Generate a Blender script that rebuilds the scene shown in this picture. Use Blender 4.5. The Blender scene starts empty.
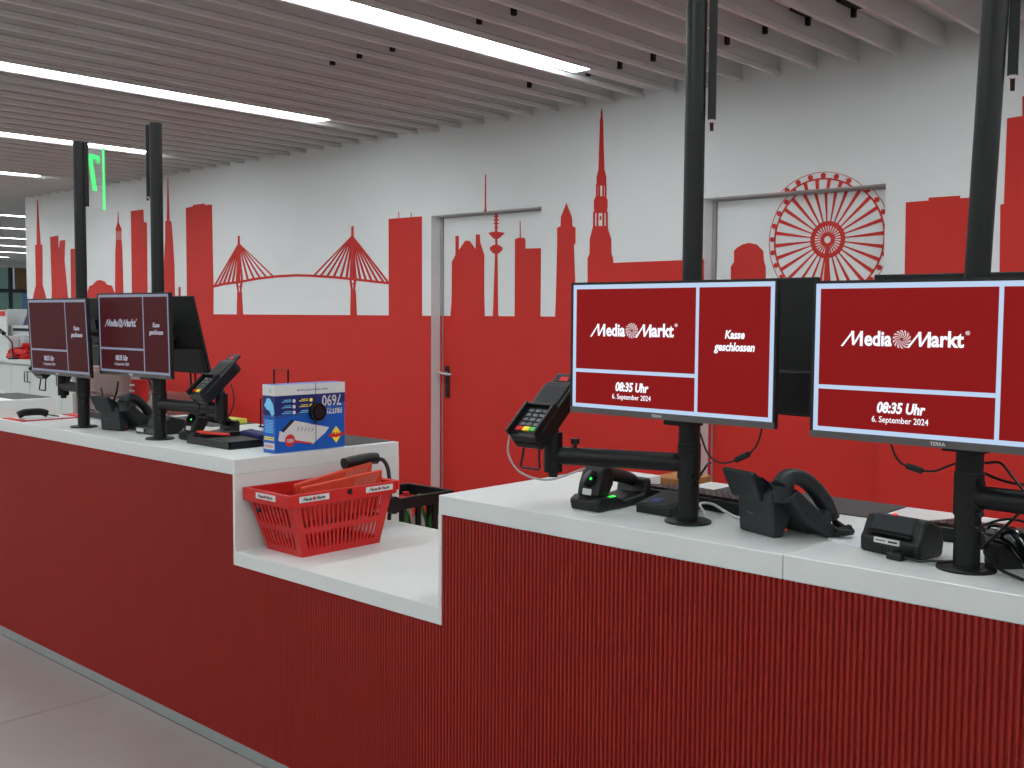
import bpy, bmesh, math, random
from mathutils import Vector, Matrix
random.seed(7)
scene = bpy.context.scene
col = scene.collection
PI = math.pi

# ------------------------------------------------------------------ camera
F_PX, YAW, PITCH, ROLL, CAM_H = 1057.91, -0.742714, -0.0639794, 0.00680542, 1.43
def _axes():
    f = Vector((math.sin(YAW)*math.cos(PITCH), math.cos(YAW)*math.cos(PITCH), math.sin(PITCH)))
    r = Vector((math.cos(YAW), -math.sin(YAW), 0)); u = r.cross(f)
    return (r*math.cos(ROLL)+u*math.sin(ROLL), -r*math.sin(ROLL)+u*math.cos(ROLL), f)
CR, CU, CF = _axes()
CC = Vector((0, 0, CAM_H))
cam_d = bpy.data.cameras.new('camera'); cam = bpy.data.objects.new('camera', cam_d); col.objects.link(cam)
cam_d.sensor_width = 36.0; cam_d.lens = F_PX/1024*36.0; cam_d.clip_start = 0.05; cam_d.clip_end = 200
M3 = Matrix((CR, CU, -CF)).transposed()
cam.matrix_world = Matrix.Translation(CC) @ M3.to_4x4()
scene.camera = cam
# photo pixel -> ray -> point on a real plane (counter top, wall, panel)
def ray(x, y): return CR*((x-512)/F_PX) - CU*((y-384)/F_PX) + CF
def atz(x, y, z): d = ray(x, y); return CC + d*((z-CAM_H)/d.z)
def aty(x, y, Y): d = ray(x, y); return CC + d*(Y/d.y)
def atx(x, y, X): d = ray(x, y); return CC + d*(X/d.x)

# ------------------------------------------------------------------ world, exposure
world = bpy.data.worlds.new('world'); scene.world = world; world.use_nodes = True
bg = world.node_tree.nodes['Background']; bg.inputs[0].default_value = (0.80, 0.88, 1.0, 1); bg.inputs[1].default_value = 0.35
scene.view_settings.view_transform = 'Standard'; scene.view_settings.look = 'None'
scene.view_settings.gamma = 1; scene.view_settings.use_curve_mapping = False
scene.view_settings.exposure = 0.12
LIGHT_STRENGTH = 22.0          # ceiling strip lights (the room's lamps)

# ------------------------------------------------------------------ materials
def lin(c):
    def g(v):
        v /= 255.0
        return v/12.92 if v <= 0.04045 else ((v+0.055)/1.055)**2.4
    return (g(c[0]), g(c[1]), g(c[2]), 1)
MATS = {}
def mat(name, rgb, rough=0.5, metal=0.0, emit=None, estr=0.0, noise=0.0, nscale=30.0, bump=0.0, bscale=200.0, spec=0.5, alpha=1.0, trans=0.0, coat=0.0, ior=1.45):
    m = bpy.data.materials.new(name); m.use_nodes = True
    nt = m.node_tree; b = nt.nodes['Principled BSDF']
    b.inputs['Base Color'].default_value = lin(rgb); b.inputs['Roughness'].default_value = rough
    b.inputs['Metallic'].default_value = metal; b.inputs['Specular IOR Level'].default_value = spec
    b.inputs['Alpha'].default_value = alpha; b.inputs['Transmission Weight'].default_value = trans
    b.inputs['Coat Weight'].default_value = coat; b.inputs['IOR'].default_value = ior
    if emit is not None:
        b.inputs['Emission Color'].default_value = lin(emit); b.inputs['Emission Strength'].default_value = estr
    if noise > 0 or bump > 0:
        tc = nt.nodes.new('ShaderNodeTexCoord')
    if noise > 0:
        n = nt.nodes.new('ShaderNodeTexNoise'); n.inputs['Scale'].default_value = nscale; n.inputs['Detail'].default_value = 5
        nt.links.new(tc.outputs['Object'], n.inputs['Vector'])
        mr = nt.nodes.new('ShaderNodeMapRange'); mr.inputs[1].default_value = 0.3; mr.inputs[2].default_value = 0.7
        mr.inputs[3].default_value = 1-noise; mr.inputs[4].default_value = 1+noise
        nt.links.new(n.outputs['Fac'], mr.inputs[0])
        mx = nt.nodes.new('ShaderNodeVectorMath'); mx.operation = 'SCALE'
        mx.inputs[0].default_value = lin(rgb)[:3]; nt.links.new(mr.outputs[0], mx.inputs['Scale'])
        nt.links.new(mx.outputs[0], b.inputs['Base Color'])
    if bump > 0:
        n2 = nt.nodes.new('ShaderNodeTexNoise'); n2.inputs['Scale'].default_value = bscale; n2.inputs['Detail'].default_value = 3
        nt.links.new(tc.outputs['Object'], n2.inputs['Vector'])
        bp = nt.nodes.new('ShaderNodeBump'); bp.inputs['Strength'].default_value = bump; bp.inputs['Distance'].default_value = 0.002
        nt.links.new(n2.outputs['Fac'], bp.inputs['Height']); nt.links.new(bp.outputs[0], b.inputs['Normal'])
    MATS[name] = m
    return m
mat('wall_white', (224, 226, 226), 0.75, noise=0.015, nscale=3, bump=0.05)
mat('wall_red', (198, 35, 25), 0.6, noise=0.03, nscale=4, bump=0.05)
mat('rib_red', (142, 29, 22), 0.5, noise=0.03, nscale=5)
mat('counter_white', (204, 207, 205), 0.35, noise=0.01, nscale=4)
mat('end_panel_white', (206, 202, 199), 0.4, noise=0.01, nscale=4)
mat('plinth_grey', (142, 147, 146), 0.35, metal=0.3, noise=0.03, nscale=12)
mat('joint_dark', (58, 58, 58), 0.8, noise=0.05)
mat('mat_grey', (62, 59, 60), 0.7, noise=0.08, nscale=60, bump=0.2, bscale=400)
mat('tile', (136, 127, 124), 0.38, noise=0.07, nscale=2.2, bump=0.06, bscale=60)
mat('grout', (122, 114, 111), 0.7, noise=0.05)
mat('slat', (216, 216, 214), 0.7, noise=0.03, nscale=4, bump=0.1, bscale=80)
mat('ceil', (212, 212, 210), 0.85, noise=0.03, nscale=4)
mat('lamp', (250, 250, 250), 0.5, emit=(244, 252, 254), estr=LIGHT_STRENGTH)
mat('lamp_body', (205, 208, 208), 0.5, noise=0.01)
mat('black_metal', (11, 11, 12), 0.45, noise=0.05, nscale=20, bump=0.06, bscale=500, spec=0.4)
mat('black_plastic', (12, 12, 13), 0.42, noise=0.06, nscale=25, bump=0.05, bscale=500)
mat('black_gloss', (14, 15, 17), 0.15, noise=0.03)
mat('black_matte', (8, 8, 9), 0.7, noise=0.05)
mat('phone_grey', (34, 38, 41), 0.48, noise=0.05, nscale=20, bump=0.05, bscale=500)
mat('bezel_silver', (96, 92, 92), 0.35, metal=0.5, noise=0.04)
mat('rubber_grey', (60, 62, 64), 0.6, noise=0.05)
mat('screen_red', (16, 5, 6), 0.4, emit=(146, 24, 25), estr=0.78, spec=0.06)
mat('screen_border', (30, 32, 34), 0.4, emit=(182, 204, 232), estr=0.95)
mat('screen_red_dim', (14, 8, 9), 0.4, emit=(84, 34, 38), estr=0.55, spec=0.06)  # dim set: darkening from the steep viewing angle put into the screen colours
mat('screen_border_dim', (20, 22, 24), 0.4, emit=(132, 138, 160), estr=0.8)
mat('screen_text', (120, 120, 124), 0.35, emit=(240, 245, 255), estr=0.95)
mat('screen_text_dim', (90, 90, 96), 0.35, emit=(180, 182, 200), estr=0.55)
mat('logo_grey', (110, 90, 92), 0.35, emit=(208, 190, 196), estr=0.9)
mat('label_white', (200, 200, 199), 0.5, noise=0.01)
mat('paper', (200, 202, 206), 0.7, noise=0.01)
mat('ink', (25, 22, 24), 0.7)
mat('ink_red', (190, 30, 30), 0.6)
mat('basket_red', (186, 27, 24), 0.4, noise=0.03, nscale=12)
mat('bag_orange', (190, 58, 34), 0.6, noise=0.06, nscale=18, bump=0.15, bscale=60)
mat('bag_print', (190, 110, 96), 0.6, noise=0.04)
mat('door_steel', (190, 192, 190), 0.3, metal=0.9, noise=0.03)
mat('frame_grey', (176, 172, 172), 0.55, noise=0.01)
mat('box_blue', (8, 84, 172), 0.35, noise=0.03, nscale=8)
mat('box_navy', (18, 36, 98), 0.35, noise=0.03, nscale=8)
mat('box_sky', (120, 196, 236), 0.4)
mat('print_yellow', (246, 212, 40), 0.45)
mat('print_green', (60, 170, 80), 0.45)
mat('cable_grey', (172, 172, 172), 0.5)
mat('led_green', (30, 200, 60), 0.4, emit=(40, 220, 70), estr=1.5)
mat('sign_green', (60, 220, 110), 0.4, emit=(60, 225, 120), estr=0.75)
mat('led_red', (200, 40, 40), 0.4, emit=(230, 60, 60), estr=1.0)
mat('acrylic', (205, 215, 210), 0.08, alpha=0.16, ior=1.2)
mat('clear_plastic', (215, 222, 225), 0.1, alpha=0.35)
mat('film', (140, 120, 116), 0.3, alpha=0.45)
mat('crate_black', (12, 12, 13), 0.45, noise=0.05)
mat('glass_green', (40, 110, 50), 0.15, alpha=0.85)
mat('cardboard', (150, 98, 54), 0.8, noise=0.08, nscale=30)
mat('wood', (138, 104, 74), 0.6, noise=0.12, nscale=6)
mat('steel_dark', (52, 58, 66), 0.4, metal=0.3, noise=0.03)
mat('laptop_grey', (138, 142, 144), 0.45, metal=0.2, noise=0.02)
mat('cabinet_white', (194, 198, 195), 0.5, noise=0.01)
mat('window_view', (40, 60, 82), 0.15, emit=(70, 104, 140), estr=0.35, noise=0.2, nscale=1.5)
mat('window_green', (58, 78, 70), 0.3, emit=(100, 128, 122), estr=0.3, noise=0.35, nscale=2.5)
mat('navy_cloth', (38, 42, 96), 0.7, noise=0.1)
mat('yellow_green', (190, 190, 60), 0.6)
mat('pen_red', (214, 48, 34), 0.35)
mat('screen_off', (40, 40, 42), 0.5, noise=0.03, spec=0.2)
mat('key_grey', (92, 94, 95), 0.5)
mat('keyboard_key', (38, 26, 28), 0.4, noise=0.05)

# ------------------------------------------------------------------ mesh helpers
class MB:
    def __init__(s): s.v = []; s.f = []
    def add(s, vs, fs):
        o = len(s.v); s.v += [tuple(v) for v in vs]; s.f += [tuple(i+o for i in f) for f in fs]; return s
    def box(s, x0, x1, y0, y1, z0, z1, M=None):
        vs = [Vector(p) for p in ((x0,y0,z0),(x1,y0,z0),(x1,y1,z0),(x0,y1,z0),(x0,y0,z1),(x1,y0,z1),(x1,y1,z1),(x0,y1,z1))]
        if M is not None: vs = [M @ v for v in vs]
        return s.add(vs, [(0,3,2,1),(4,5,6,7),(0,1,5,4),(1,2,6,5),(2,3,7,6),(3,0,4,7)])
    def prism(s, poly, a, b, plane='yz', M=None):
        """polygon in a plane, extruded along the third axis from a to b"""
        def P(p, t):
            q = {'yz': (t, p[0], p[1]), 'xz': (p[0], t, p[1]), 'xy': (p[0], p[1], t)}[plane]
            return M @ Vector(q) if M is not None else q
        n = len(poly)
        area = sum(poly[i][0]*poly[(i+1) % n][1]-poly[(i+1) % n][0]*poly[i][1] for i in range(n))
        if area < 0: poly = poly[::-1]
        if plane == 'xz': a, b = max(a, b), min(a, b)
        else: a, b = min(a, b), max(a, b)
        vs = [P(p, a) for p in poly] + [P(p, b) for p in poly]
        fs = [tuple(range(n-1, -1, -1)), tuple(range(n, 2*n))] + [(i, (i+1) % n, (i+1) % n+n, i+n) for i in range(n)]
        return s.add(vs, fs)
    def tube(s, pts, r, n=10, r1=None, cap=True):
        pts = [Vector(p) for p in pts]; m = len(pts); rings = []
        t0 = (pts[1]-pts[0]).normalized(); ref = Vector((0, 0, 1)) if abs(t0.z) < 0.9 else Vector((1, 0, 0))
        nx = t0.cross(ref).normalized()
        for i, p in enumerate(pts):
            t = (pts[min(i+1, m-1)]-pts[max(i-1, 0)]).normalized()
            nx = (nx - t*nx.dot(t)).normalized(); ny = t.cross(nx)
            rr = r if r1 is None else r+(r1-r)*i/(m-1)
            rings.append([p+nx*math.cos(2*PI*k/n)*rr+ny*math.sin(2*PI*k/n)*rr for k in range(n)])
        vs = [v for R_ in rings for v in R_]
        fs = [(i*n+k, i*n+(k+1) % n, (i+1)*n+(k+1) % n, (i+1)*n+k) for i in range(m-1) for k in range(n)]
        if cap: fs += [tuple(range(n-1, -1, -1)), tuple((m-1)*n+k for k in range(n))]
        return s.add(vs, fs)
    def lathe(s, prof, c=(0, 0, 0), n=24):
        c = Vector(c); vs = []; m = len(prof)
        for r, z in prof: vs += [c+Vector((r*math.cos(2*PI*k/n), r*math.sin(2*PI*k/n), z)) for k in range(n)]
        fs = [(i*n+k, i*n+(k+1) % n, (i+1)*n+(k+1) % n, (i+1)*n+k) for i in range(m-1) for k in range(n)]
        fs += [tuple(range(n-1, -1, -1)), tuple((m-1)*n+k for k in range(n))]
        return s.add(vs, fs)
    def mesh(s, name):
        me = bpy.data.meshes.new(name); me.from_pydata(s.v, [], s.f); me.update(); return me
    def build(s, name, m, parent=None, smooth=False, bevel=0.0, seg=2, label=None):
        me = s.mesh(name); me.materials.append(MATS[m])
        bm = bmesh.new(); bm.from_mesh(me); bmesh.ops.recalc_face_normals(bm, faces=bm.faces)
        if bevel > 0:
            es = [e for e in bm.edges if len(e.link_faces) == 2 and e.calc_face_angle(0) > 0.5]
            bmesh.ops.bevel(bm, geom=es, offset=bevel, segments=seg, profile=0.5, affect='EDGES', clamp_overlap=True)
        bm.to_mesh(me); bm.free()
        if smooth:
            for p in me.polygons: p.use_smooth = True
            me.set_sharp_from_angle(angle=math.radians(40))
        return link(name, me, parent, label)
def link(name, me, parent=None, label=None):
    o = bpy.data.objects.new(name, me); col.objects.link(o)
    if parent is not None: o.parent = parent
    if label: o['label'] = label
    return o
def tag(o, label, cat, group=None, kind=None):
    o['label'] = label; o['category'] = cat
    if group: o['group'] = group
    if kind: o['kind'] = kind
    return o
def thing(name, label, cat, loc=(0, 0, 0), rz=0.0, group=None):
    o = bpy.data.objects.new(name, None); o.empty_display_size = 0.05; col.objects.link(o)
    o.location = loc; o.rotation_euler = (0, 0, rz)
    return tag(o, label, cat, group)
def struct(o): o['kind'] = 'structure'; return o
def copy_tree(o, parent=None):
    c = o.copy(); col.objects.link(c); c.parent = parent
    for ch in list(o.children): copy_tree(ch, c)
    return c
def bez(pts, n=8):
    """smooth curve through points (Catmull-Rom)"""
    P = [Vector(p) for p in pts]; P = [P[0]*2-P[1]]+P+[P[-1]*2-P[-2]]; out = []
    for i in range(1, len(P)-2):
        for k in range(n):
            t = k/n; a, b, c, d = P[i-1], P[i], P[i+1], P[i+2]
            out.append(0.5*((2*b)+(c-a)*t+(2*a-5*b+4*c-d)*t*t+(3*b-a-3*c+d)*t**3))
    return out+[P[-2]]
def cable(name, pts, r, m, parent=None, n=8, label=None):
    return MB().tube(bez(pts), r, n).build(name, m, parent, smooth=True, label=label)
_txt = {}
def text_mesh(s, size, bold=0.0, shear=0.0, ext=0.0002, align='CENTER', sx=1.0):
    cu = bpy.data.curves.new('txt', 'FONT'); cu.body = s; cu.size = size; cu.offset = bold*size; cu.shear = shear
    cu.extrude = ext; cu.align_x = align; cu.align_y = 'CENTER'; cu.resolution_u = 3
    o = bpy.data.objects.new('txt', cu); col.objects.link(o); bpy.context.view_layer.update()
    me = bpy.data.meshes.new_from_object(o.evaluated_get(bpy.context.evaluated_depsgraph_get()))
    bpy.data.objects.remove(o); bpy.data.curves.remove(cu)
    if sx != 1.0: me.transform(Matrix.Diagonal((sx, 1, 1, 1)))
    return me
def text(name, s, size, m, parent, M, **k):
    """lettering lying in the local xy plane of M"""
    me = text_mesh(s, size, **k); me.materials.clear(); me.materials.append(MATS[m]); me.transform(M)
    me.name = name
    return link(name, me, parent)
def frame(origin, xa, ya):
    xa = Vector(xa).normalized(); ya = Vector(ya).normalized(); za = xa.cross(ya)
    return Matrix.Translation(Vector(origin)) @ Matrix((xa, ya, za)).transposed().to_4x4()

# ------------------------------------------------------------------ room shell
WY = 5.0; DY = 5.092; ZC = 2.676; XC = -11.86
D1 = (-5.351, -4.352, 2.111); D2 = (-3.175, -2.157, 2.079)
XR = 4.2; YF = -7.0; XL = -27.0; YB = 12.0; BAND = 1.43
# floor with tiles
fl = struct(MB().box(XL, XR, YF, YB, -0.06, -0.004).build('floor', 'grout'))
tile_me = MB().box(-0.5985, 0.5985, -0.2985, 0.2985, -0.004, 0.0).mesh('tile'); tile_me.materials.append(MATS['tile'])
for j in range(-6, 4):
    for i in range(-9, 3):
        t = link('tile', tile_me, fl); t.location = (i*1.2+(0.6 if j % 2 else 0.0)-0.15, j*0.6-0.22, 0)
rest = MB()
for j in range(-12, 21):
    for i in range(-22, 4):
        if -6 <= j < 4 and -9 <= i < 3: continue
        x = i*1.2+(0.6 if j % 2 else 0.0)-0.15; y = j*0.6-0.22
        if x < XL+.6 or x > XR-.6 or y < YF+.3 or y > YB-.3: continue
        rest.box(x-.5985, x+.5985, y-.2985, y+.2985, -0.004, 0)
r_ = rest.build('far_tiles', 'tile', fl); r_['kind'] = 'stuff'

# back wall with two door recesses
wb = MB()
ZT = 2.80
for x0, x1, z0, z1 in ((XC, D1[0], 0, ZT), (D1[0], D1[1], D1[2], ZT), (D1[1], D2[0], 0, ZT), (D2[0], D2[1], D2[2], ZT), (D2[1], XR, 0, ZT)):
    wb.box(x0, x1, WY, WY+0.25, z0, z1)
wall = struct(wb.build('wall_back', 'wall_white'))
def band(x0, x1, Y, parent, name='red_band'):
    return MB().box(x0, x1, Y-0.002, Y+0.001, 0.0, BAND).build(name, 'wall_red', parent)
band(XC, D1[0], WY, wall); band(D1[1], D2[0], WY, wall); band(D2[1], XR, WY, wall)
def paint(name, polys, parent, Y=WY, th=0.0025, m='wall_red', label=None):
    mb = MB()
    for i_, pl in enumerate(polys):
        pts = []
        for x, y in pl:
            p = aty(x, y, Y); pts.append((p.x, max(p.z, BAND-0.03)))
        mb.prism(pts, Y-th-0.00012*i_, Y+0.001, 'xz')
    return mb.build(name, m, parent, label=label)
def rect(cx, y0, y1, w): return [(cx-w/2, y0), (cx+w/2, y0), (cx+w/2, y1), (cx-w/2, y1)]
paint('painted_tower', [[(37.2,200),(37.7,200),(40.8,244.5),(42.5,244.5),(42.8,285),(46.9,300),(46.9,322),(33,322),(33,298),(36,285),(35.2,245),(36.8,245)]], wall)
paint('painted_tower', [[(50.2,237),(58.4,235.5),(58.8,251),(60,240.5),(65.3,240),(64.6,260),(68.2,298),(69,322),(51.5,322),(52,290)]], wall)
paint('painted_block', [[(70.6,249),(78,248.5),(80,322),(71.6,322)]], wall)
paint('painted_dome', [[(86.5,296),(88,291),(89.5,286),(92.5,285),(94.5,283),(97,280.5),(100.5,280),(105,281.5),(107,284.5),(112,285.5),(114,291),(115.5,294),(116,322),(86,322)]], wall)
paint('painted_minaret', [[(118,212),(118.4,212),(118.9,223),(121.7,229),(121.7,231),(115.8,231),(115.8,229),(117.6,223)],
    [(116.3,240),(121.8,240),(122.5,251),(123.5,290),(124,322),(115.2,322),(115.5,251)]]+[rect(116.3+i*1.0, 230.5, 240.5, 0.45) for i in range(6)], wall)
paint('painted_block', [[(131,211),(143.5,209.5),(144,222),(147,222.5),(148,322),(132.5,322)]], wall)
paint('painted_spire', [[(167.8,178),(168.2,178),(169.8,221),(171.5,221.5),(173,240),(174.5,265),(175.5,322),(163.8,322),(164,265),(165.3,240),(165.5,221),(166.9,221)]], wall)
paint('painted_block', [[(178.7,287),(180.7,287),(181,322),(178.8,322)]], wall)
paint('painted_block', [[(186,208),(193,206.5),(193,205),(204.5,203.5),(205,205),(212,204.5),(213.7,290),(213.7,322),(187.5,322)]], wall)
def bridge():
    S = lambda x, y: (205+x/5.25, 220+y/5.25)
    deck = [(40,350),(100,335),(180,325),(270,308),(380,295),(480,290),(560,292),(680,300),(780,310),(880,322),(972,332)]
    def dy(x):
        for a, b in zip(deck, deck[1:]):
            if a[0] <= x <= b[0]: return a[1]+(b[1]-a[1])*(x-a[0])/(b[0]-a[0])
        return 330
    polys = []
    for a, b in zip(deck, deck[1:]): polys.append([S(a[0], a[1]-6), S(b[0]+1, b[1]-6), S(b[0]+1, b[1]+7), S(a[0], a[1]+7)])
    for ax, at, ac, feet, leg in ((178, 85, 122, (50,74,98,122,146,168,196,226,258,290,324,360), 385), (775, 35, 82, (572,606,641,676,713,744,766,792,817,846,877,908,940,966), 375)):
        polys.append([S(ax-4, at), S(ax+5, at-4), S(ax+6, ac+8), S(ax-5, ac+8)])
        for k, fx in enumerate(feet):
            w = 9
            polys.append([S(ax-2, ac), S(ax+2, ac), S(fx+w/2+1, dy(fx)), S(fx-w/2, dy(fx))])
        polys.append([S(ax-5, ac), S(ax+5, ac), S(ax+8, dy(ax)), S(ax-8, dy(ax))])
        d0 = dy(ax)
        polys.append([S(ax-14, d0), S(ax-6, d0), S(ax+2, leg), S(ax-4, leg)]); polys.append([S(ax+10, d0), S(ax+20, d0), S(ax+12, leg), S(ax+6, leg)])
        polys.append([S(ax-8, d0+22), S(ax+14, d0+22), S(ax+14, d0+28), S(ax-8, d0+28)])
        polys.append([S(ax-6, leg-6), S(ax+16, leg-6), S(ax+23, 505), S(ax-9, 505)])
    return paint('painted_bridge', polys, wall)
bridge()
paint('painted_block', [[(388.8,219),(422,216.3),(422.2,322),(389,322)], rect(399,212,219,0.6), rect(411.3,212.5,218,0.6)], wall)
S5 = lambda x, y: (440+x/5.12, 170+y/5.12)
paint('painted_antenna', [[S5(232,22), S5(236,22), S5(237,200), S5(240,213), S5(224,213), S5(230,200)]], wall)
S3 = lambda x, y: (400+x/3.2, 90+y/3.2)
paint('painted_tower', [[(566.5,202.5),(567.8,206.5),(572,217),(572.5,226),(575.6,227.5),(575.6,243),(574,245.5),(576.5,322),(555,322),(556,300),(557.3,246),(557.3,228),(560.8,226),(561,217),(565.2,206.5)]], wall)
S6 = lambda x, y: (570+x/3.657, 90+y/3.657)
cols = [[S6(x-3, 345), S6(x+3, 345), S6(x+3, 392), S6(x-3, 392)] for x in (99, 108, 122, 131)]
cols += [[S6(x-3.5, 445), S6(x+3.5, 445), S6(x+3.5, 500), S6(x-3.5, 500)] for x in (89, 101, 123, 135)]
cols += [[S6(x-2, 460), S6(x+2, 460), S6(x+3, 475), S6(x-3, 475)] for x in (112,)]
paint('painted_spire', [[S6(116,65), S6(119,80), S6(119,95), S6(121,110), S6(126,290), S6(133,318), S6(133,350), S6(98,350), S6(98,318), S6(105,290), S6(110,110), S6(113,95), S6(113,80)],
    [S6(95,388), S6(133,388), S6(138,405), S6(138,430), S6(134,450), S6(90,450), S6(88,430), S6(88,405)],
    [S6(85,497), S6(138,497), S6(140,510), S6(151,545), S6(152,600), S6(158,615), S6(158,632), (704,259.3), (704,322), S6(65,850), S6(65,615), S6(72,600), S6(73,545), S6(82,510)]]+cols, wall)
paint('painted_block', [[(906,202.4),(928.7,200.5),(928.7,197.7),(960.2,195.5),(960.2,198.3),(990,195.8),(990,322),(904,322)]], wall)
paint('painted_tower', [[(1000.5,204.6),(1004,204),(1007.3,118.3),(1022.4,116),(1022.4,96.4),(1060,92),(1060,322),(999,322)]], wall)

# ferris wheel drawn across door 2 and the wall above it
def wheel(parent, Y, keep_above, name='painted_wheel'):
    cx, cz, R_ = -2.494, 1.831, 0.332
    mb = MB()
    def ring(r0, r1, n=96, e=0.0):
        for k in range(n):
            a, b = 2*PI*k/n, 2*PI*(k+1)/n
            mb.prism([(cx+r0*math.cos(a), cz+r0*math.sin(a)), (cx+r1*math.cos(a), cz+r1*math.sin(a)), (cx+r1*math.cos(b), cz+r1*math.sin(b)), (cx+r0*math.cos(b), cz+r0*math.sin(b))], Y-0.0028-e, Y+0.001, 'xz')
    ring(R_*0.992, R_); ring(R_*0.885, R_*0.91)
    ring(R_*0.215, R_*0.285, 48); ring(R_*0.055, R_*0.115, 32)
    N = 28
    for k in range(N):
        a = 2*PI*(k+0.3)/N; ca, sa = math.cos(a), math.sin(a)
        def pt(r, w): return (cx+r*ca-w*sa, cz+r*sa+w*ca)
        mb.prism([pt(R_*0.27, -0.0028), pt(R_*0.9, -0.0098), pt(R_*0.9, 0.0098), pt(R_*0.27, 0.0028)], Y-0.0024, Y+0.001, 'xz')
        mb.prism([pt(R_*0.10, -0.002), pt(R_*0.23, -0.0035), pt(R_*0.23, 0.0035), pt(R_*0.10, 0.002)], Y-0.0022, Y+0.001, 'xz')
        a2 = 2*PI*(k+0.8)/N; gx, gz = cx+R_*0.945*math.cos(a2), cz+R_*0.945*math.sin(a2)
        mb.prism([(gx+0.0135*math.cos(2*PI*j/12), gz+0.0135*math.sin(2*PI*j/12)) for j in range(12)], Y-0.0033, Y+0.001, 'xz')
    mb.prism([(cx-0.010, cz-0.035), (cx+0.010, cz-0.035), (cx+0.018, BAND), (cx-0.018, BAND)], Y-0.0037, Y+0.001, 'xz')
    o = mb.build(name, 'wall_red', parent)
    bm = bmesh.new(); bm.from_mesh(o.data)
    def cut(co, no): 
        bmesh.ops.bisect_plane(bm, geom=bm.verts[:]+bm.edges[:]+bm.faces[:], plane_co=co, plane_no=no, clear_outer=True)
    if keep_above: cut((0, 0, D2[2]), (0, 0, -1))
    else:
        cut((0, 0, D2[2]), (0, 0, 1)); cut((D2[1]-0.002, 0, 0), (1, 0, 0)); cut((0, 0, BAND), (0, 0, -1))
    bm.to_mesh(o.data); bm.free()
    return o
wheel(wall, WY, True)

# doors
def door(name, d, handle):
    x0, x1, zt = d
    dr = bpy.data.objects.new(name, None); col.objects.link(dr); struct(dr)
    fr = MB()
    fr.box(x0-0.004, x0+0.022, DY-0.006, DY+0.06, 0, zt).box(x1-0.015, x1+0.004, DY-0.006, DY+0.06, 0, zt).box(x0+0.022, x1-0.015, DY-0.006, DY+0.06, zt-0.010, zt+0.004)
    fr.build('door_frame', 'frame_grey', dr)
    lf = MB().box(x0+0.030, x1-0.018, DY, DY+0.05, 0.006, zt-0.013).build('door_leaf', 'wall_white', dr)
    MB().box(x0+0.030, x1-0.0005, DY-0.002, DY+0.001, 0.008, BAND).build('red_band', 'wall_red', dr)
    MB().box(x0+0.002, x0+0.020, DY-0.008, DY-0.005, 0.0, BAND).build('red_band', 'wall_red', dr)
    if handle:
        hx = aty(448, 373, DY).x; hz = aty(448, 373, DY).z
        h = MB().box(hx-0.02, hx+0.02, DY-0.012, DY+0.001, hz-0.17, hz+0.05).build('handle_plate', 'black_plastic', dr, bevel=0.011, seg=3, label='black plastic plate behind the lever')
        lv = MB().tube([(hx, DY-0.005, hz), (hx, DY-0.055, hz)], 0.012, 12)
        lv.tube([(hx-0.035, DY-0.055, hz+0.004), (hx, DY-0.057, hz), (hx+0.06, DY-0.057, hz-0.006), (hx+0.085, DY-0.05, hz-0.006)], 0.0095, 10)
        lv.build('lever', 'door_steel', dr, smooth=True, label='steel door lever')
        MB().tube([(hx, DY-0.013, hz-0.1), (hx, DY-0.016, hz-0.1)], 0.008, 10).build('keyhole', 'steel_dark', dr)
    return dr
door1 = door('door_1', D1, True); door2 = door('door_2', D2, False)
paint('painted_castle', [[S5(80,338), S5(97,338), S5(97,410), S5(130,362), S5(152,362), S5(183,405), S5(185,330), S5(204,330), S5(206,370), S5(227,435), S5(227,640), S5(230,775), S5(52,775), S5(60,680), S5(62,470), S5(80,435)]], door1, DY)
paint('painted_tower', [[S5(248,322), S5(275,316), S5(300,316), S5(333,322), S5(300,352), S5(275,352)], [S5(257,396), S5(275,383), S5(300,383), S5(320,396), S5(320,410), S5(300,428), S5(275,428), S5(257,410)],
    [S5(283,420), S5(295,420), S5(298,775), S5(271,775)], [S5(284,345), S5(294,345), S5(294,390), S5(284,390)], [S5(284,218), S5(293,218), S5(294,320), S5(283,320)]]
    +[[S5(289-w, y), S5(289+w, y), S5(289+w*.6, y+8), S5(289-w*.6, y+8)] for y, w in ((219,14),(236,13),(252,15),(270,16),(290,11))], door1, DY)
paint('painted_block', [[S5(385,355), S5(400,347), S5(430,347), S5(438,355), S5(438,402), S5(530,400), S5(530,775), S5(383,775)], [S5(409.5,262), S5(413,262), S5(414,350), S5(409,350)]], door1, DY)
S4 = lambda x, y: (700+x/3.16, 140+y/3.16)
paint('painted_dome', [[S4(98,600), S4(98,400), S4(108,385), S4(108,350), S4(118,340), S4(135,330), S4(155,325), S4(180,330), S4(195,345), S4(200,350), S4(203,385), S4(208,400), S4(208,600)]], door2, DY)
wheel(door2, DY, False)

# other walls (the store goes on to the left and behind the camera)
struct(MB().box(XR, XR+0.2, YF, WY+0.25, 0, ZT).build('wall_right', 'wall_white'))
struct(MB().box(XL, XR+0.2, YF-0.2, YF, 0, ZT).build('wall_front', 'wall_white'))
struct(MB().box(XL, XC, YB, YB+0.2, 0, ZT).build('wall_far', 'wall_white'))
wl = struct(MB().box(XL-0.2, XL, YF-0.2, 9.2, 0, ZT).box(XL-0.2, XL, 9.2, YB+0.2, 2.55, ZT).build('wall_left', 'wall_white'))
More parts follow.
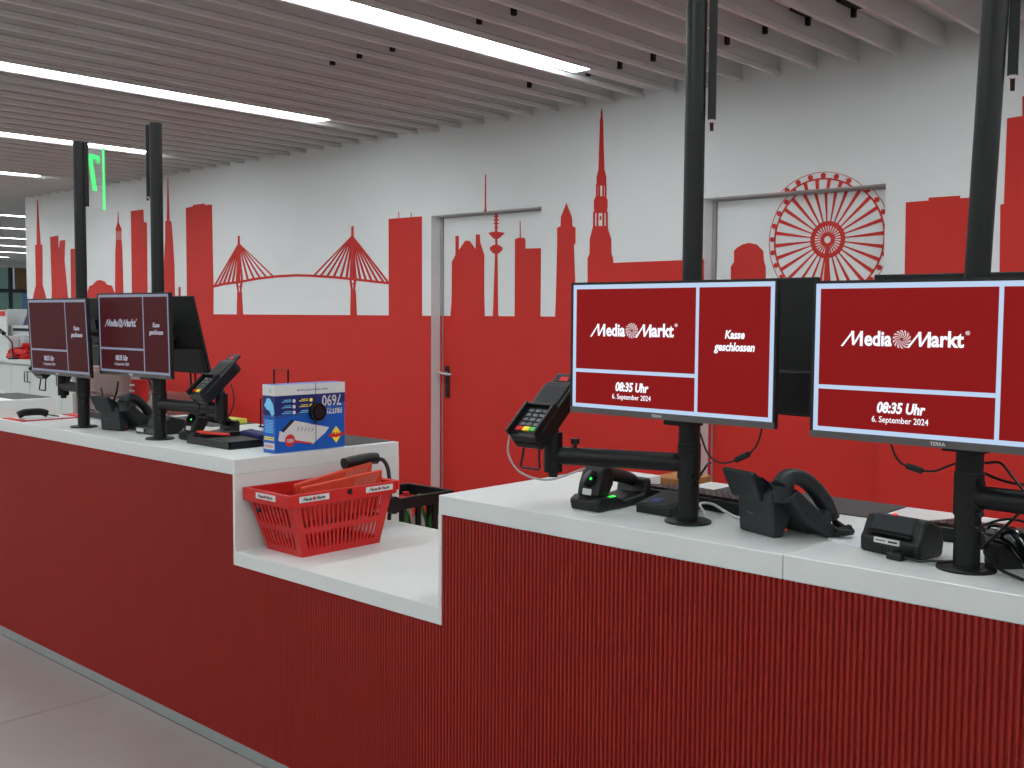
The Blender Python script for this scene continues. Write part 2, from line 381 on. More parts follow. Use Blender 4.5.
# glazed front at the far end, with timber above
w1 = bpy.data.objects.new('window_1', None); col.objects.link(w1); struct(w1)
wx = XL
for i in range(4):
    MB().box(wx-0.12, wx-0.10, 9.2+i*0.7, 9.9+i*0.7, 0, 1.95).build('pane', 'window_green' if i == 2 else 'window_view', w1)
MB().box(wx-0.12, wx-0.10, 9.2, 11.1, 2.0, 2.55).build('pane', 'window_green', w1)
for i in range(6): MB().box(wx-0.10, wx-0.05, 11.12+i*0.15, 11.25+i*0.15, 1.98, 2.55).build('timber_slat', 'wood', w1)
for y in (9.2, 9.9, 10.6, 11.0, 11.55, 11.95): MB().box(wx-0.1, wx, y-0.03, y+0.03, 0, 2.55).build('mullion', 'steel_dark', w1)
MB().box(wx-0.1, wx+0.02, 9.2, 12.0, 1.93, 2.02).build('transom', 'steel_dark', w1)

# ceiling: plain soffit with long slats
ce = struct(MB().box(XL, XR, YF, YB, 2.79, 2.88).build('ceiling', 'ceil'))
PITCH_S = 0.2117; X0 = -2.320
prof = [(0, 0), (0.022, 0), (0.022, 0.022), (0.010, 0.03), (0.010, 0.112), (-0.004, 0.112), (-0.004, 0.004)]
slat_me = MB().prism(prof, YF+0.02, WY-0.003, 'xz'); slat_me = slat_me.mesh('slat'); slat_me.materials.append(MATS['slat'])
slat_far = MB().prism(prof, YF+0.02, YB-0.05, 'xz').mesh('slat_far'); slat_far.materials.append(MATS['slat'])
k = -int((XR-0.1-X0)/PITCH_S)
while True:
    x = X0-k*PITCH_S
    if x < XL+0.1: break
    s_ = link('slat', slat_me if x > XC else slat_far, ce); s_.location = (x-0.011, 0, ZC)
    k += 1
# small black hangers clipped to the slats
for px, py, big in ((728,38,1),(766,27,1),(809,17,1),(855,4,1),(480,17,0),(514.6,8,0),(620.6,63,0),(654,55,0),(589,70,0),(530,82,0),(393,45,0),(360,52,0),(333,59,0)):
    p = atz(px, py, ZC+0.085); kx = round((X0-p.x)/PITCH_S); x = X0-kx*PITCH_S
    p = CC+ray(px, py)*((x+0.012)/ray(px, py).x)
    y, z = p.y, min(max(p.z, ZC+0.05), ZC+0.1)
    mb = MB().box(x-0.001, x+0.016, y-0.012, y+0.012, z-0.03, ZC+0.114)
    if big: mb.box(x+0.001, x+0.06, y-0.16, y+0.012, ZC+0.103, ZC+0.1135)  # dark opening between slats, painted as a black plate
    mb.build('hanger', 'black_matte', ce)
# strip lights
names = {0: 'long bright strip light nearest the camera, ending left of the church spire', 1: 'long bright strip light second nearest, ending above the painted bridge',
         2: 'third strip light, its end just behind the second black pole', 3: 'fourth strip light at the upper left, ending near the left edge'}
LX = -3.445
for i in range(-3, 11):
    x = LX-i*PITCH_S*10
    far = x < XC-1
    y1 = (YB-2.0) if far else 4.27
    if i in names: lb = names[i]; g = None
    elif far: lb = 'distant strip light past the left end of the mural wall, %s from the top' % ('first', 'second', 'third', 'fourth', 'fifth', 'sixth', 'seventh')[i-5]; g = 'distant strip lights'
    elif i == 4: lb = 'strip light just outside the left edge of the view'; g = None
    else: lb = 'strip light above the camera side, outside the view'; g = 'strip lights outside the view'
    t = thing('ceiling_light', lb, 'ceiling light', (x, 0, 0), group=g)
    w = 0.058
    MB().box(-w, w, YF+0.4, y1, ZC+0.004, ZC+0.02).build('diffuser', 'lamp', t)
    MB().box(-w-0.006, w+0.006, YF+0.38, y1+0.9 if not far else y1+0.2, ZC+0.02, ZC+0.112).build('housing', 'lamp_body', t)

# ------------------------------------------------------------------ counters
CY0, CY1, CYM, ZT_, TH, SH = 1.88, 2.577, 2.362, 0.965, 0.05, 0.668
def ribs(mb, L, z0, z1, zend=None, p=0.01215, d=0.007):
    """vertical ribs on one grid; the first and last stop at zend where the end panels begin"""
    n = max(1, round(L/p)); w = L/n
    shape = [(0, 0), (0.14, -0.7), (0.32, -1.0), (0.54, -0.95), (0.68, -0.6), (0.8, 0), (1.0, 0)]
    for i in range(n):
        zt = zend if (zend is not None and i in (0, n-1)) else z1
        o = len(mb.v)
        for u, dy in shape: mb.v += [((i+u)*w, CY0+0.006+dy*d, z0), ((i+u)*w, CY0+0.006+dy*d, zt)]
        mb.f += [(o+2*q, o+2*q+2, o+2*q+3, o+2*q+1) for q in range(len(shape)-1)]
    return w
def counter(x0, x1, label, seams):
    t = thing('checkout_counter', label, 'counter', (x0, CY0, 0))
    L = x1-x0
    def B(a, b, c, d, e, f): return MB().box(a, b, c-CY0, d-CY0, e, f)
    B(0.016, L-0.016, CY0+0.008, CYM-0.01, 0.05, ZT_-TH).build('carcass', 'counter_white', t)
    mb = MB(); rw = ribs(mb, L, 0.038, ZT_-TH, SH-0.045)
    mb.v = [(a, b-CY0, c) for a, b, c in mb.v]
    rb = mb.build('ribbed_front', 'rib_red', t, label='dark red front of fine vertical ribs'); rb['kind'] = 'stuff'
    B(0, L, CY0-0.004, CY0+0.02, 0.0035, 0.038).build('plinth', 'plinth_grey', t)
    B(0, L, CY0-0.003, CY0+0.02, 0.0, 0.0035).build('plinth_joint', 'joint_dark', t)
    # worktop pieces, with rear cable notches
    ed = [0]+seams+[L]
    for a, b in zip(ed, ed[1:]):
        B(a+0.0006, b-0.0006, CY0, CYM, ZT_-TH, ZT_).build('worktop', 'counter_white', t, bevel=0.0015, seg=1)
    for a, b in ((0, 0.215), (0.385, 1.19), (1.36, L)):
        B(a+0.0006, b-0.0006, CYM, CY1, ZT_-TH*3, ZT_).build('rear_worktop', 'counter_white', t, bevel=0.001, seg=1)
    for a, b in ((0.475, 0.95), (1.385, L-0.035)):
        B(a, b, CYM+0.004, CY1-0.004, ZT_-0.001, ZT_+0.0025).build('counter_mat', 'mat_grey', t, label='dark grey mat let into the worktop')
    for a in (0.0, L-rw):
        B(a, a+rw, CY0, CY1, SH-0.045, ZT_-TH).build('end_panel', 'end_panel_white', t)
    return t
def shelf(x0, x1, label):
    t = thing('bagging_shelf', label, 'shelf', (x0, CY0, 0)); L = x1-x0
    mb = MB(); ribs(mb, L, 0.038, SH-0.045); mb.v = [(a, b-CY0, c) for a, b, c in mb.v]
    rb = mb.build('ribbed_front', 'rib_red', t); rb['kind'] = 'stuff'
    MB().box(0, L, 0.008, 0.6, 0.05, SH-0.045).build('carcass', 'counter_white', t)
    MB().box(-0.0, L, 0, CY1-CY0, SH-0.045, SH).build('shelf_board', 'counter_white', t)
    MB().box(0, L, -0.004, 0.02, 0.0035, 0.038).build('plinth', 'plinth_grey', t)
    return t
XA0, XA1, XB0, XB1 = -4.80, -2.930, -1.983, -0.12
counter(XA0, XA1, 'left checkout counter with white top, holding the blue box and two monitors', [0.98])
counter(XB0, XB1, 'right checkout counter with white top, nearest the camera', [0.985])
counter(-7.64, -5.77, 'farther checkout counter, only its grey mat end showing at the left edge', [0.98])
shelf(XA1, XB0, 'low white bagging shelf between the counters, carrying the red basket')
shelf(-5.77, XA0, 'low bagging shelf left of the left counter, hidden beyond the frame')
shelf(-8.6, -7.64, 'low bagging shelf at the far left end of the checkout row')

# ------------------------------------------------------------------ poles, signs
def pole(P, lab, ztop, arm_dir, arm_len, zarm, lean=(0, 0)):
    t = thing('pole_stand', lab, 'pole', (P[0], P[1], ZT_))
    z = lambda v: v-ZT_
    MB().lathe([(0.053, 0.0), (0.053, 0.004), (0.050, 0.006), (0.024, 0.006)], n=32).build('base_plate', 'black_metal', t, smooth=True)
    MB().lathe([(0.0235, 0.006), (0.0235, z(zarm)-0.03)], n=24).build('lower_tube', 'black_metal', t, smooth=True)
    MB().lathe([(0.0265, z(zarm)-0.035), (0.0265, z(zarm)+0.045)], n=24).build('arm_collar', 'black_metal', t, smooth=True)
    MB().lathe([(0.0245, z(zarm)+0.045), (0.0245, z(1.45)), (0.024, z(1.45))], n=24).build('middle_tube', 'black_metal', t, smooth=True)
    MB().tube([(0, 0, z(1.45)), (lean[0], lean[1], z(ztop))], 0.0225, 24).build('upper_tube', 'black_metal', t, smooth=True)
    for zz in (zarm+0.028, zarm-0.028, zarm-0.055):
        MB().tube([(0.018, -0.012, z(zz)), (0.032, -0.02, z(zz))], 0.0055, 8).build('clamp_screw', 'black_plastic', t, smooth=True)
    d = Vector((arm_dir[0], arm_dir[1], 0)).normalized(); e = d*arm_len
    ar = MB().tube([d*0.01+Vector((0, 0, z(zarm))), e+Vector((0, 0, z(zarm)))], 0.0215, 20).build('arm', 'black_metal', t, smooth=True)
    MB().tube([(e.x, e.y, z(zarm)-0.04), (e.x, e.y, z(zarm)+0.055)], 0.0225, 20).build('upright', 'black_metal', t, smooth=True)
    q = d*(arm_len-0.055)
    MB().tube([(q.x, q.y, z(zarm)+0.018), (q.x, q.y, z(zarm)+0.03)], 0.005, 8).tube([(q.x, q.y, z(zarm)+0.03), (q.x, q.y, z(zarm)+0.042)], 0.011, 10).build('knob', 'black_plastic', t, smooth=True)
    MB().tube([(e.x, e.y, z(zarm)-0.04), (e.x, e.y, z(zarm)-0.052)], 0.012, 10).build('lock_nut', 'black_plastic', t, smooth=True)
    # bracket carrying the customer screen
    MB().box(-0.03, 0.045, -0.06, -0.015, z(1.19), z(1.215)).build('screen_bracket', 'black_metal', t)
    return t, Vector((P[0]+e.x, P[1]+e.y, zarm))
PA, PB, PC, PD = (-4.209, 1.993), (-3.613, 2.0), (-1.316, 2.029), (-0.692, 2.01)
tA, eA = pole(PA, 'leftmost black pole stand, carrying the green number sign', 2.119, (-1, 0.02), 0.19, 1.125)
tB, eB = pole(PB, 'second black pole stand from the left, its arm pointing right to a card terminal', 2.124, (0.99, 0.15), 0.34, 1.0955)
tC, eC = pole(PC, 'third black pole stand from the left, its arm pointing left to a card terminal', 2.136, (-0.935, -0.354), 0.327, 1.1005)
tD, eD = pole(PD, 'rightmost black pole stand, its arm leaving the right edge', 2.136, (0.99, 0.0), 0.34, 1.1025, lean=(0.022, 0.0))
def number_sign(P, z0, z1, off, direc, lab, lit, zt=None):
    d = Vector((direc[0], direc[1], 0)).normalized(); sgn = d.cross(Vector((0, 0, 1)))
    t = thing('number_sign', lab, 'sign', (P[0]+off[0], P[1]+off[1], z0))
    h = z1-z0
    M = frame((0, 0, 0), d, (0, 0, 1))
    # holder rail clipped to the pole, clear panel carried by it
    MB().box(-0.004, 0.012, 0, h, -0.009, 0.009, M=M).build('holder_rail', 'black_metal', t, label='black rail')
    W = 0.152
    MB().box(0.012, W, 0.0, h, -0.004, 0.004, M=M).build('panel', 'acrylic' if lit else 'black_matte', t)
    if lit:
        MB().box(W, W+0.007, 0.0, h, -0.0042, 0.0042, M=M).build('lit_edge', 'sign_green', t, label='glowing green edge')
        # the digit reads from the far side, so it is mirrored here
        cx, cy = 0.075, h*0.55
        seg = [(-0.052, 0.062), (0.042, 0.062)], [(0.042, 0.062), (0.030, 0.03)], [(0.030, 0.03), (-0.012, -0.07)]
        mb = MB()
        poly = [(0.036, 0.075), (-0.04, 0.075), (-0.04, 0.056), (-0.035, 0.035), (-0.006, -0.07), (0.012, -0.07), (-0.018, 0.035), (-0.022, 0.060), (0.024, 0.060), (0.024, 0.045), (0.036, 0.045)]
        poly = [(cx-0.0+p[0]*-1*-1, cy+p[1]) for p in poly]
        mb.prism(poly, 0.0042, 0.0054, 'xy', M=M); mb.prism(poly, -0.0054, -0.0042, 'xy', M=M)
        mb.build('digit', 'sign_green', t, label='green digit seven seen from behind')
    else:
        MB().box(W*0.0-0.001, 0.01, -0.006, 0.0, -0.006, 0.006, M=M).build('glow_cap', 'label_white', t)  # white cap paints the glow at the panel's lower end
    return t
number_sign(PA, 1.862, 2.118, (0.018, 0.016), (-0.60, 0.80), 'clear panel with a green seven and glowing green edge on the leftmost pole', True)
number_sign(PB, 1.860, 2.120, (-0.028, -0.014), (-0.895, 0.446), 'dark sign panel seen edge-on at the top of the second pole from the left', False)
number_sign(PC, 1.868, 2.136, (0.033, 0.016), (-0.53, 0.85), 'dark sign panel seen edge-on at the top of the third pole from the left', False)
number_sign(PD, 1.868, 2.136, (0.047, 0.012), (-0.30, 0.954), 'dark sign panel seen edge-on at the top of the rightmost pole', False)

# ------------------------------------------------------------------ screens
def m_stroke(mb, x, y, h, M):
    """tall slanted capital M of the shop lettering"""
    P = lambda a, b: (x+a*h, y+b*h)
    mb.prism([P(-0.30, -0.04), P(-0.14, -0.04), P(0.62, 1.0), P(0.50, 1.0)], 0, 0.0006, 'xy', M=M)
    mb.prism([P(0.42, 1.0), P(0.62, 1.0), P(0.66, 0.05), P(0.52, 0.05)], 0, 0.0006, 'xy', M=M)
    mb.prism([P(0.52, 0.05), P(0.66, 0.05), P(1.24, 1.0), P(1.10, 1.0)], 0, 0.0006, 'xy', M=M)
    mb.prism([P(1.05, 1.0), P(1.24, 1.0), P(1.24, 0.0), P(1.05, 0.0)], 0, 0.0006, 'xy', M=M)
def logo(parent, M, h, mt, ms):
    """M-edia, swirl, M-arkt, (R): cap height h, centred on the frame's origin"""
    W = 8.0*h
    for x_ in (-4.0*h, 0.52*h):
        mb = MB(); m_stroke(mb, x_, -0.5*h, h, M); mb.build('logo_letter', mt, parent)
    text('logo_lettering', 'edia', 1.36*h, mt, parent, M @ Matrix.Translation((-1.72*h, -0.03*h, 0.0004)), bold=0.028, sx=0.84)
    text('logo_lettering', 'arkt', 1.40*h, mt, parent, M @ Matrix.Translation((2.80*h, 0.0, 0.0004)), bold=0.028, sx=0.88)
    text('logo_lettering', '\u00ae', 0.36*h, mt, parent, M @ Matrix.Translation((4.05*h, 0.45*h, 0.0004)))
    sw = MB(); cx, cy = -0.12*h, 0.0
    for k in range(14):
        a = 2*PI*k/14; pts = []
        for r, da in ((0.10, 0), (0.35, 0.25), (0.60, 0.65)): pts.append((cx+r*h*math.cos(a+da), cy+r*h*math.sin(a+da)))
        for r, da in ((0.60, 0.88), (0.35, 0.44), (0.10, 0.10)): pts.append((cx+r*h*math.cos(a+da), cy+r*h*math.sin(a+da)))
        sw.prism(pts, 0, 0.0006, 'xy', M=M)
    sw.build('logo_swirl', ms, parent)
def customer_screen(c, yaw, tilt, lab, dim, with_logo, W=0.518, H=0.293, P=None):
    t = thing('customer_monitor', lab, 'monitor', (c[0], c[1], c[2]-H/2), yaw)
    t.rotation_euler = (-tilt, 0, yaw)   # local x right, local -y towards the viewer, z up
    w, h = W/2, H
    MB().box(-w, w, 0.0, 0.012, 0, h).build('housing', 'black_plastic', t, bevel=0.002)
    MB().box(-w*0.7, w*0.7, 0.012, 0.036, 0.03, h*0.7).build('rear_housing', 'black_plastic', t, bevel=0.008)
    MB().box(-w, w, -0.003, 0.0, 0, 0.013).build('bottom_bezel', 'bezel_silver', t, label='silver grey lower bezel')
    text('bezel_mark', 'TERRA', 0.009, 'label_white', t, frame((-0.02, -0.0032, 0.0065), (1, 0, 0), (0, 0, 1)), bold=0.01)
    for a, b in ((-w, -w+0.005), (w-0.005, w)): MB().box(a, b, -0.003, 0.0, 0.013, h).build('side_bezel', 'black_plastic', t)
    MB().box(-w+0.005, w-0.005, -0.003, 0.0, h-0.005, h).build('top_bezel', 'black_plastic', t)
    x0, x1, z0, z1 = -w+0.0055, w-0.0055, 0.0135, h-0.0055
    ms, mbd, mt = ('screen_red_dim', 'screen_border_dim', 'screen_text_dim') if dim else ('screen_red', 'screen_border', 'screen_text')
    scr = MB().box(x0, x1, -0.0012, 0.0, z0, z1).build('display', mbd, t, label='pale border of the display')
    g = 0.0095; xs = x0+(x1-x0)*0.652; zs = z0+(z1-z0)*0.302
    for a, b, cc, d in ((x0+g, xs-g*0.42, zs+g*0.42, z1-g), (x0+g, xs-g*0.42, z0+g*0.9, zs-g*0.42), (xs+g*0.42, x1-g, z0+g*0.9, z1-g)):
        MB().box(a, b, -0.0018, -0.0011, cc, d).build('red_field', ms, scr)
    def FM(x, z): return frame((x, -0.0020, z), (1, 0, 0), (0, 0, 1))
    xm = (x0+xs)/2+0.0
    if with_logo: logo(scr, FM(xm+0.003, zs+(z1-zs)*0.475), 0.0275, mt, 'logo_grey' if not dim else mt)
    text('clock_time', '08:35 Uhr', 0.0265, mt, scr, FM(xm, z0+(zs-z0)*0.60), bold=0.035, shear=0.18, sx=0.80)
    text('date', '6. September 2024', 0.0158, mt, scr, FM(xm, z0+(zs-z0)*0.345), bold=0.004, sx=0.86)
    xr = (xs+x1)/2
    text('notice', 'Kasse', 0.0235, mt, scr, FM(xr, z0+(z1-z0)*0.615), bold=0.03, shear=0.2, sx=0.82)
    text('notice', 'geschlossen', 0.0235, mt, scr, FM(xr, z0+(z1-z0)*0.525), bold=0.03, shear=0.2, sx=0.82)
    if P is not None:   # mounting arm back to the pole
        lp = Matrix.Rotation(-yaw, 3, 'Z') @ Vector((P[0]-c[0], P[1]-c[1], 0))
        MB().tube([(lp.x*0.6, 0.03, h*0.35), (lp.x, max(lp.y-0.022, 0.04), h*0.35)], 0.014, 12).build('mount', 'black_metal', t, smooth=True)
        MB().box(-0.05, 0.05, 0.036, 0.042, h*0.2, h*0.52).build('mount_plate', 'black_metal', t)
    return t
customer_screen((-4.126, 1.862, 1.336), 0.008, -0.042, 'leftmost customer monitor, its large red field without lettering', True, False, W=0.51, H=0.303, P=PA)
customer_screen((-3.662, 1.929, 1.352), 0.033, -0.017, 'customer monitor second from the left, dark red with white shop lettering', True, True, W=0.50, H=0.308, P=PB)
customer_screen((-1.268, 1.860, 1.360), -0.010, 0.0, 'bright red customer monitor on the third pole, above the barcode scanner', False, True, P=PC)
customer_screen((-0.940+0.262, 1.868, 1.3525), 0.0, 0.0, 'bright red customer monitor on the rightmost pole, cut by the right edge', False, True, W=0.524, H=0.296, P=PD)

def operator_screen(xr, Y, z0, z1, tilt, yaw, lab, P, W=0.50):
    t = thing('cashier_monitor', lab, 'monitor', (xr-W/2*math.cos(yaw), Y, z0)); t.rotation_euler = (tilt, 0, yaw)
    h = z1-z0; w = W/2
    MB().box(-w, w, 0.0, 0.014, 0, h).build('housing', 'black_matte', t, bevel=0.003)
    MB().box(-w, w, -0.016, 0.0, 0.004, h*0.34).build('rear_housing', 'black_plastic', t, bevel=0.008)
    MB().box(-w+0.006, w-0.006, 0.014, 0.0148, 0.012, h-0.006).build('display', 'screen_off', t)
    MB().box(-0.05, 0.05, -0.022, -0.001, h*0.36, h*0.7).build('mount_plate', 'black_metal', t)
    lp = t.matrix_basis.inverted() @ Vector((P[0], P[1]+0.02, z0+h*0.5))
    MB().tube([(0, -0.02, h*0.53), (lp.x*0.6, -0.06, h*0.53), lp], 0.012, 12).build('mount_arm', 'black_metal', t, smooth=True)
    return t
operator_screen(-1.101, 2.235, 1.207, 1.522, 0.0, -0.13, 'black back of the cashier monitor behind the third pole', PC)
operator_screen(-0.470, 2.20, 1.207, 1.524, 0.0, 0.0, 'black back of the cashier monitor behind the rightmost pole, only its top edge showing', PD)
operator_screen(-3.655, 2.235, 1.195, 1.507, 0.24, 0.0, 'black tilted cashier monitor behind the second pole from the left', PB)
operator_screen(-4.25, 2.235, 1.195, 1.505, 0.24, 0.0, 'black cashier monitor behind the leftmost pole, showing as a narrow strip', PA)

# ------------------------------------------------------------------ card terminals
def terminal(e, lab, off=(-0.012, -0.03), zt=0.112, yaw=0.0, cab=True):
    """pin pad tilted towards the customer on top of the arm's upright"""
    t = thing('card_terminal', lab, 'card terminal', (e.x+off[0], e.y+off[1], e.z+zt), yaw)
    tl = math.radians(38)
    Xa = Vector((1, 0, 0)); Ya = Vector((0, math.cos(tl+0.06), math.sin(tl+0.06))); M = frame((0, 0, 0), Xa, Ya)
    w, l = 0.046, 0.092
    b = MB().prism([(-w*0.9, -l), (w*0.9, -l), (w, -l*0.6), (w, l*0.8), (w*0.86, l), (-w*0.86, l), (-w, l*0.8), (-w, -l*0.6)], -0.042, 0.0, 'xy', M=M).build('body', 'black_plastic', t, bevel=0.004)
    MB().box(-w*0.8, w*0.8, l*0.12, l*0.86, -0.001, 0.0035, M=M).build('screen_frame', 'phone_grey', t, bevel=0.001)
    MB().box(-w*0.68, w*0.68, l*0.18, l*0.78, 0.003, 0.0042, M=M).build('display', 'screen_off', t)
    # privacy hood round the keys
    MB().box(-w, -w+0.007, -l*0.98, l*0.08, -0.002, 0.016, M=M).box(w-0.007, w, -l*0.98, l*0.08, -0.002, 0.016, M=M).box(-w, w, l*0.02, l*0.10, -0.002, 0.012, M=M).build('key_hood', 'black_plastic', t, bevel=0.002)
    for r in range(4):
        for c in range(3):
            x = -0.021+c*0.021; y = -l*0.12-r*0.0145
            MB().box(x-0.0075, x+0.0075, y-0.0045, y+0.0045, 0.0, 0.004, M=M).build('key', 'key_grey', t)
    for c, mm in enumerate(('ink_red', 'print_yellow', 'print_green')):
        x = -0.021+c*0.021; y = -l*0.12-4*0.0145
        MB().box(x-0.009, x+0.009, y-0.0055, y+0.0055, 0.0, 0.0045, M=M).build('key', mm, t)
    MB().box(-w*0.75, w*0.75, -l-0.002, -l+0.001, -0.03, -0.02, M=M).build('card_slot', 'black_gloss', t)
    f = MB().box(-w*0.68, w*0.72, l*0.98, l*1.34, -0.012, -0.002, M=M).build('contactless_flap', 'phone_grey', t, bevel=0.003)
    MB().box(-w*0.5, w*0.55, l*1.02, l*1.24, -0.0022, -0.0012, M=M).build('flap_window', 'screen_off', f)
    MB().box(-w*0.2, w*0.35, l*1.05, l*1.2, -0.0014, -0.0008, M=M).build('flap_symbol', 'ink_red', f)
    MB().tube([M @ Vector((0, -0.01, -0.04)), Vector((-off[0], -off[1], -zt+0.05))], 0.017, 14).build('swivel', 'black_metal', t, smooth=True)
    p0 = M @ Vector((0, -l*0.86, -0.04))
    lp = [p0+Vector(v) for v in ((-0.024, 0, 0.0), (-0.026, -0.004, -0.03), (-0.030, -0.006, -0.052), (-0.026, -0.006, -0.056), (0.026, -0.006, -0.056), (0.030, -0.006, -0.052), (0.026, -0.004, -0.03), (0.024, 0, 0.0))]
    MB().tube(lp, 0.0028, 8).build('wire_loop', 'black_metal', t, smooth=True)
    return t
terminal(eC, 'card terminal on the arm left of the third pole')
terminal(eB, 'card terminal on the arm right of the second pole from the left')
terminal(eD, 'card terminal on the arm of the rightmost pole, outside the frame')
terminal(Vector((-4.43, 1.99, 1.125)), 'card terminal behind the leftmost monitor, only its wire loop showing', off=(-0.02, -0.02), zt=0.12)

# ------------------------------------------------------------------ barcode scanners in cradles
def scanner(loc, rz, lab):
    t = thing('barcode_scanner', lab, 'barcode scanner', loc, rz)   # local y: from head (customer) to rear post
    MB().prism([(0, 0.0), (0.20, 0.0), (0.21, 0.012), (0.212, 0.056), (0.204, 0.064), (0.190, 0.060), (0.182, 0.026), (0.10, 0.020), (0.07, 0.032), (0.012, 0.036), (-0.006, 0.026)], -0.045, 0.045).build('cradle', 'black_plastic', t, bevel=0.006, seg=3)
    MB().prism([(0.006, 0.034), (0.052, 0.032), (0.072, 0.06), (0.074, 0.092), (0.062, 0.106), (0.044, 0.108), (0.030, 0.100), (0.012, 0.062)], -0.033, 0.033).build('scan_head', 'black_plastic', t, bevel=0.009, seg=3)
    pts = bez([(0, 0.058, 0.080), (0, 0.10, 0.078), (0, 0.15, 0.067), (0, 0.185, 0.056), (0, 0.196, 0.05)], 5)
    MB().tube(pts, 0.018, 14, r1=0.015).build('handle', 'black_plastic', t, smooth=True)
    MB().prism([(0.070, 0.062), (0.090, 0.066), (0.088, 0.052), (0.076, 0.046)], -0.008, 0.008).build('trigger', 'black_gloss', t, bevel=0.002)
    MB().box(-0.018, 0.018, -0.004, 0.0005, 0.014, 0.032).build('nose_window', 'black_gloss', t)
    Mh = frame((0.0, 0.018, 0.098), (1, 0, 0), Vector((0, 0.40, 0.92)))
    MB().lathe([(0.0, 0), (0.026, 0.0), (0.024, 0.003), (0, 0.003)], n=24)
    el = MB().prism([(0.020*math.cos(a), 0.022*math.sin(a)) for a in [2*PI*k/24 for k in range(24)]], -0.004, 0.0015, 'xy', M=frame((0, 0.018, 0.076), (1, 0, 0), (0, 0.42, 0.91)))
    el.build('front_ring', 'black_gloss', t, smooth=True)
    MB().prism([(0.0035*math.cos(a), 0.0035*math.sin(a)) for a in [2*PI*k/12 for k in range(12)]], 0.001, 0.0025, 'xy', M=frame((0.004, 0.018, 0.076), (1, 0, 0), (0, 0.42, 0.91))).build('status_light', 'led_green', t)
    MB().box(-0.013, 0.013, 0, 0.015, 0, 0.0015, M=frame((0.0, 0.006, 0.038), (1, 0, 0), (0, 0.21, 0.978))).build('label_sticker', 'label_white', t)
    MB().box(0.036, 0.0455, 0.040, 0.062, 0.0325, 0.0345).build('cradle_light', 'led_green', t)
    return t
scanner((-1.570, 1.972, ZT_), 0.0, 'black handheld barcode scanner in its cradle on the right counter')
scanner((-3.500, 2.045, ZT_), 0.12, 'black handheld barcode scanner in its cradle beside the black tray')

# ------------------------------------------------------------------ desk telephones
def telephone(loc, rz, lab):
    t = thing('desk_telephone', lab, 'telephone', loc, rz)
    # local x along the back, local y towards the cashier
    MB().prism([(0.0, 0.0), (0.026, 0.0), (0.048, 0.040), (0.098, 0.0), (0.140, 0.0), (0.150, 0.010), (0.022, 0.116), (-0.008, 0.094), (-0.004, 0.05)], 0.0, 0.112).build('body', 'phone_grey', t, bevel=0.005, seg=2)
    MB().prism([(0.036, 0.050), (0.110, 0.0), (0.140, 0.0), (0.148, 0.008), (0.020, 0.112), (0.0, 0.096)], 0.110, 0.162).build('handset_side', 'phone_grey', t, bevel=0.006, seg=2)
    MB().prism([(-0.012, 0.075), (0.012, 0.075), (0.022, 0.100), (-0.030, 0.140), (-0.042, 0.136)], -0.014, 0.085).build('display_housing', 'phone_grey', t, bevel=0.003, seg=2)
    MB().box(0.015, 0.09, 0.001, 0.045, 0, 0.0008, M=frame((0, 0.024, 0.1005), (1, 0, 0), (0, -0.79, 0.61))).build('display', 'screen_off', t)
    hs = bez([(0.135, -0.004, 0.116), (0.135, 0.018, 0.134), (0.135, 0.062, 0.124), (0.135, 0.108, 0.085), (0.135, 0.136, 0.040)], 6)
    mb = MB()
    n = len(hs)
    for i in range(n-1):
        a, b = hs[i], hs[i+1]
    ends = MB().tube(hs, 0.017, 14)
    for s_ in range(len(ends.v)):
        x, y, z = ends.v[s_]; ends.v[s_] = (0.135+(x-0.135)*1.35, y, z)
    hd = ends.build('handset', 'phone_grey', t, smooth=True)
    MB().tube([hs[1]+Vector((0, 0.004, 0.0)), hs[1]+Vector((0, 0.008, -0.035))], 0.022, 16).build('earpiece', 'phone_grey', hd, smooth=True)
    MB().tube([hs[-3]+Vector((0, 0, 0.0)), hs[-3]+Vector((0, -0.020, -0.022))], 0.020, 16).build('mouthpiece', 'phone_grey', hd, smooth=True)
    for r in range(4):
        for c in range(3):
            MB().box(0.03+c*0.022, 0.046+c*0.022, 0, 0.011, 0, 0.003, M=frame((0, 0.118-r*0.017, 0.0365+r*0.0141), (1, 0, 0), (0, -0.78, 0.62))).build('key', 'rubber_grey', t)
    text('maker_mark', 'cisco', 0.011, 'key_grey', t, frame((0.042, -0.0065, 0.045), (1, 0, 0), (0, -0.09, 1)), bold=0.01)
    MB().tube([(0.108, 0.034, 0.016), (0.1125, 0.034, 0.016)], 0.0018, 8).build('port_light', 'led_red', t)
    # coiled cord
    coil = []
    path = bez([(0.140, 0.145, 0.022), (0.152, 0.160, 0.010), (0.172, 0.160, 0.008), (0.180, 0.140, 0.008), (0.168, 0.125, 0.008), (0.176, 0.150, 0.016)], 14)
    for i, p in enumerate(path):
        for q in range(5):
            a = 2*PI*(i*5+q)/7.0
            nxt = path[min(i+1, len(path)-1)]; pp = p.lerp(nxt, q/5)
            coil.append(pp+Vector((0.006*math.cos(a), 0.002*math.cos(a), 0.006+0.006*math.sin(a))))
    MB().tube(coil, 0.0022, 6).build('coiled_cord', 'black_plastic', t, smooth=True)
    return t
telephone((-1.190, 2.040, ZT_), -0.36, 'dark grey desk telephone on the right counter, seen from behind')
telephone((-4.065, 1.995, ZT_), 0.22, 'dark grey desk telephone on the left counter, beside the water bottle')

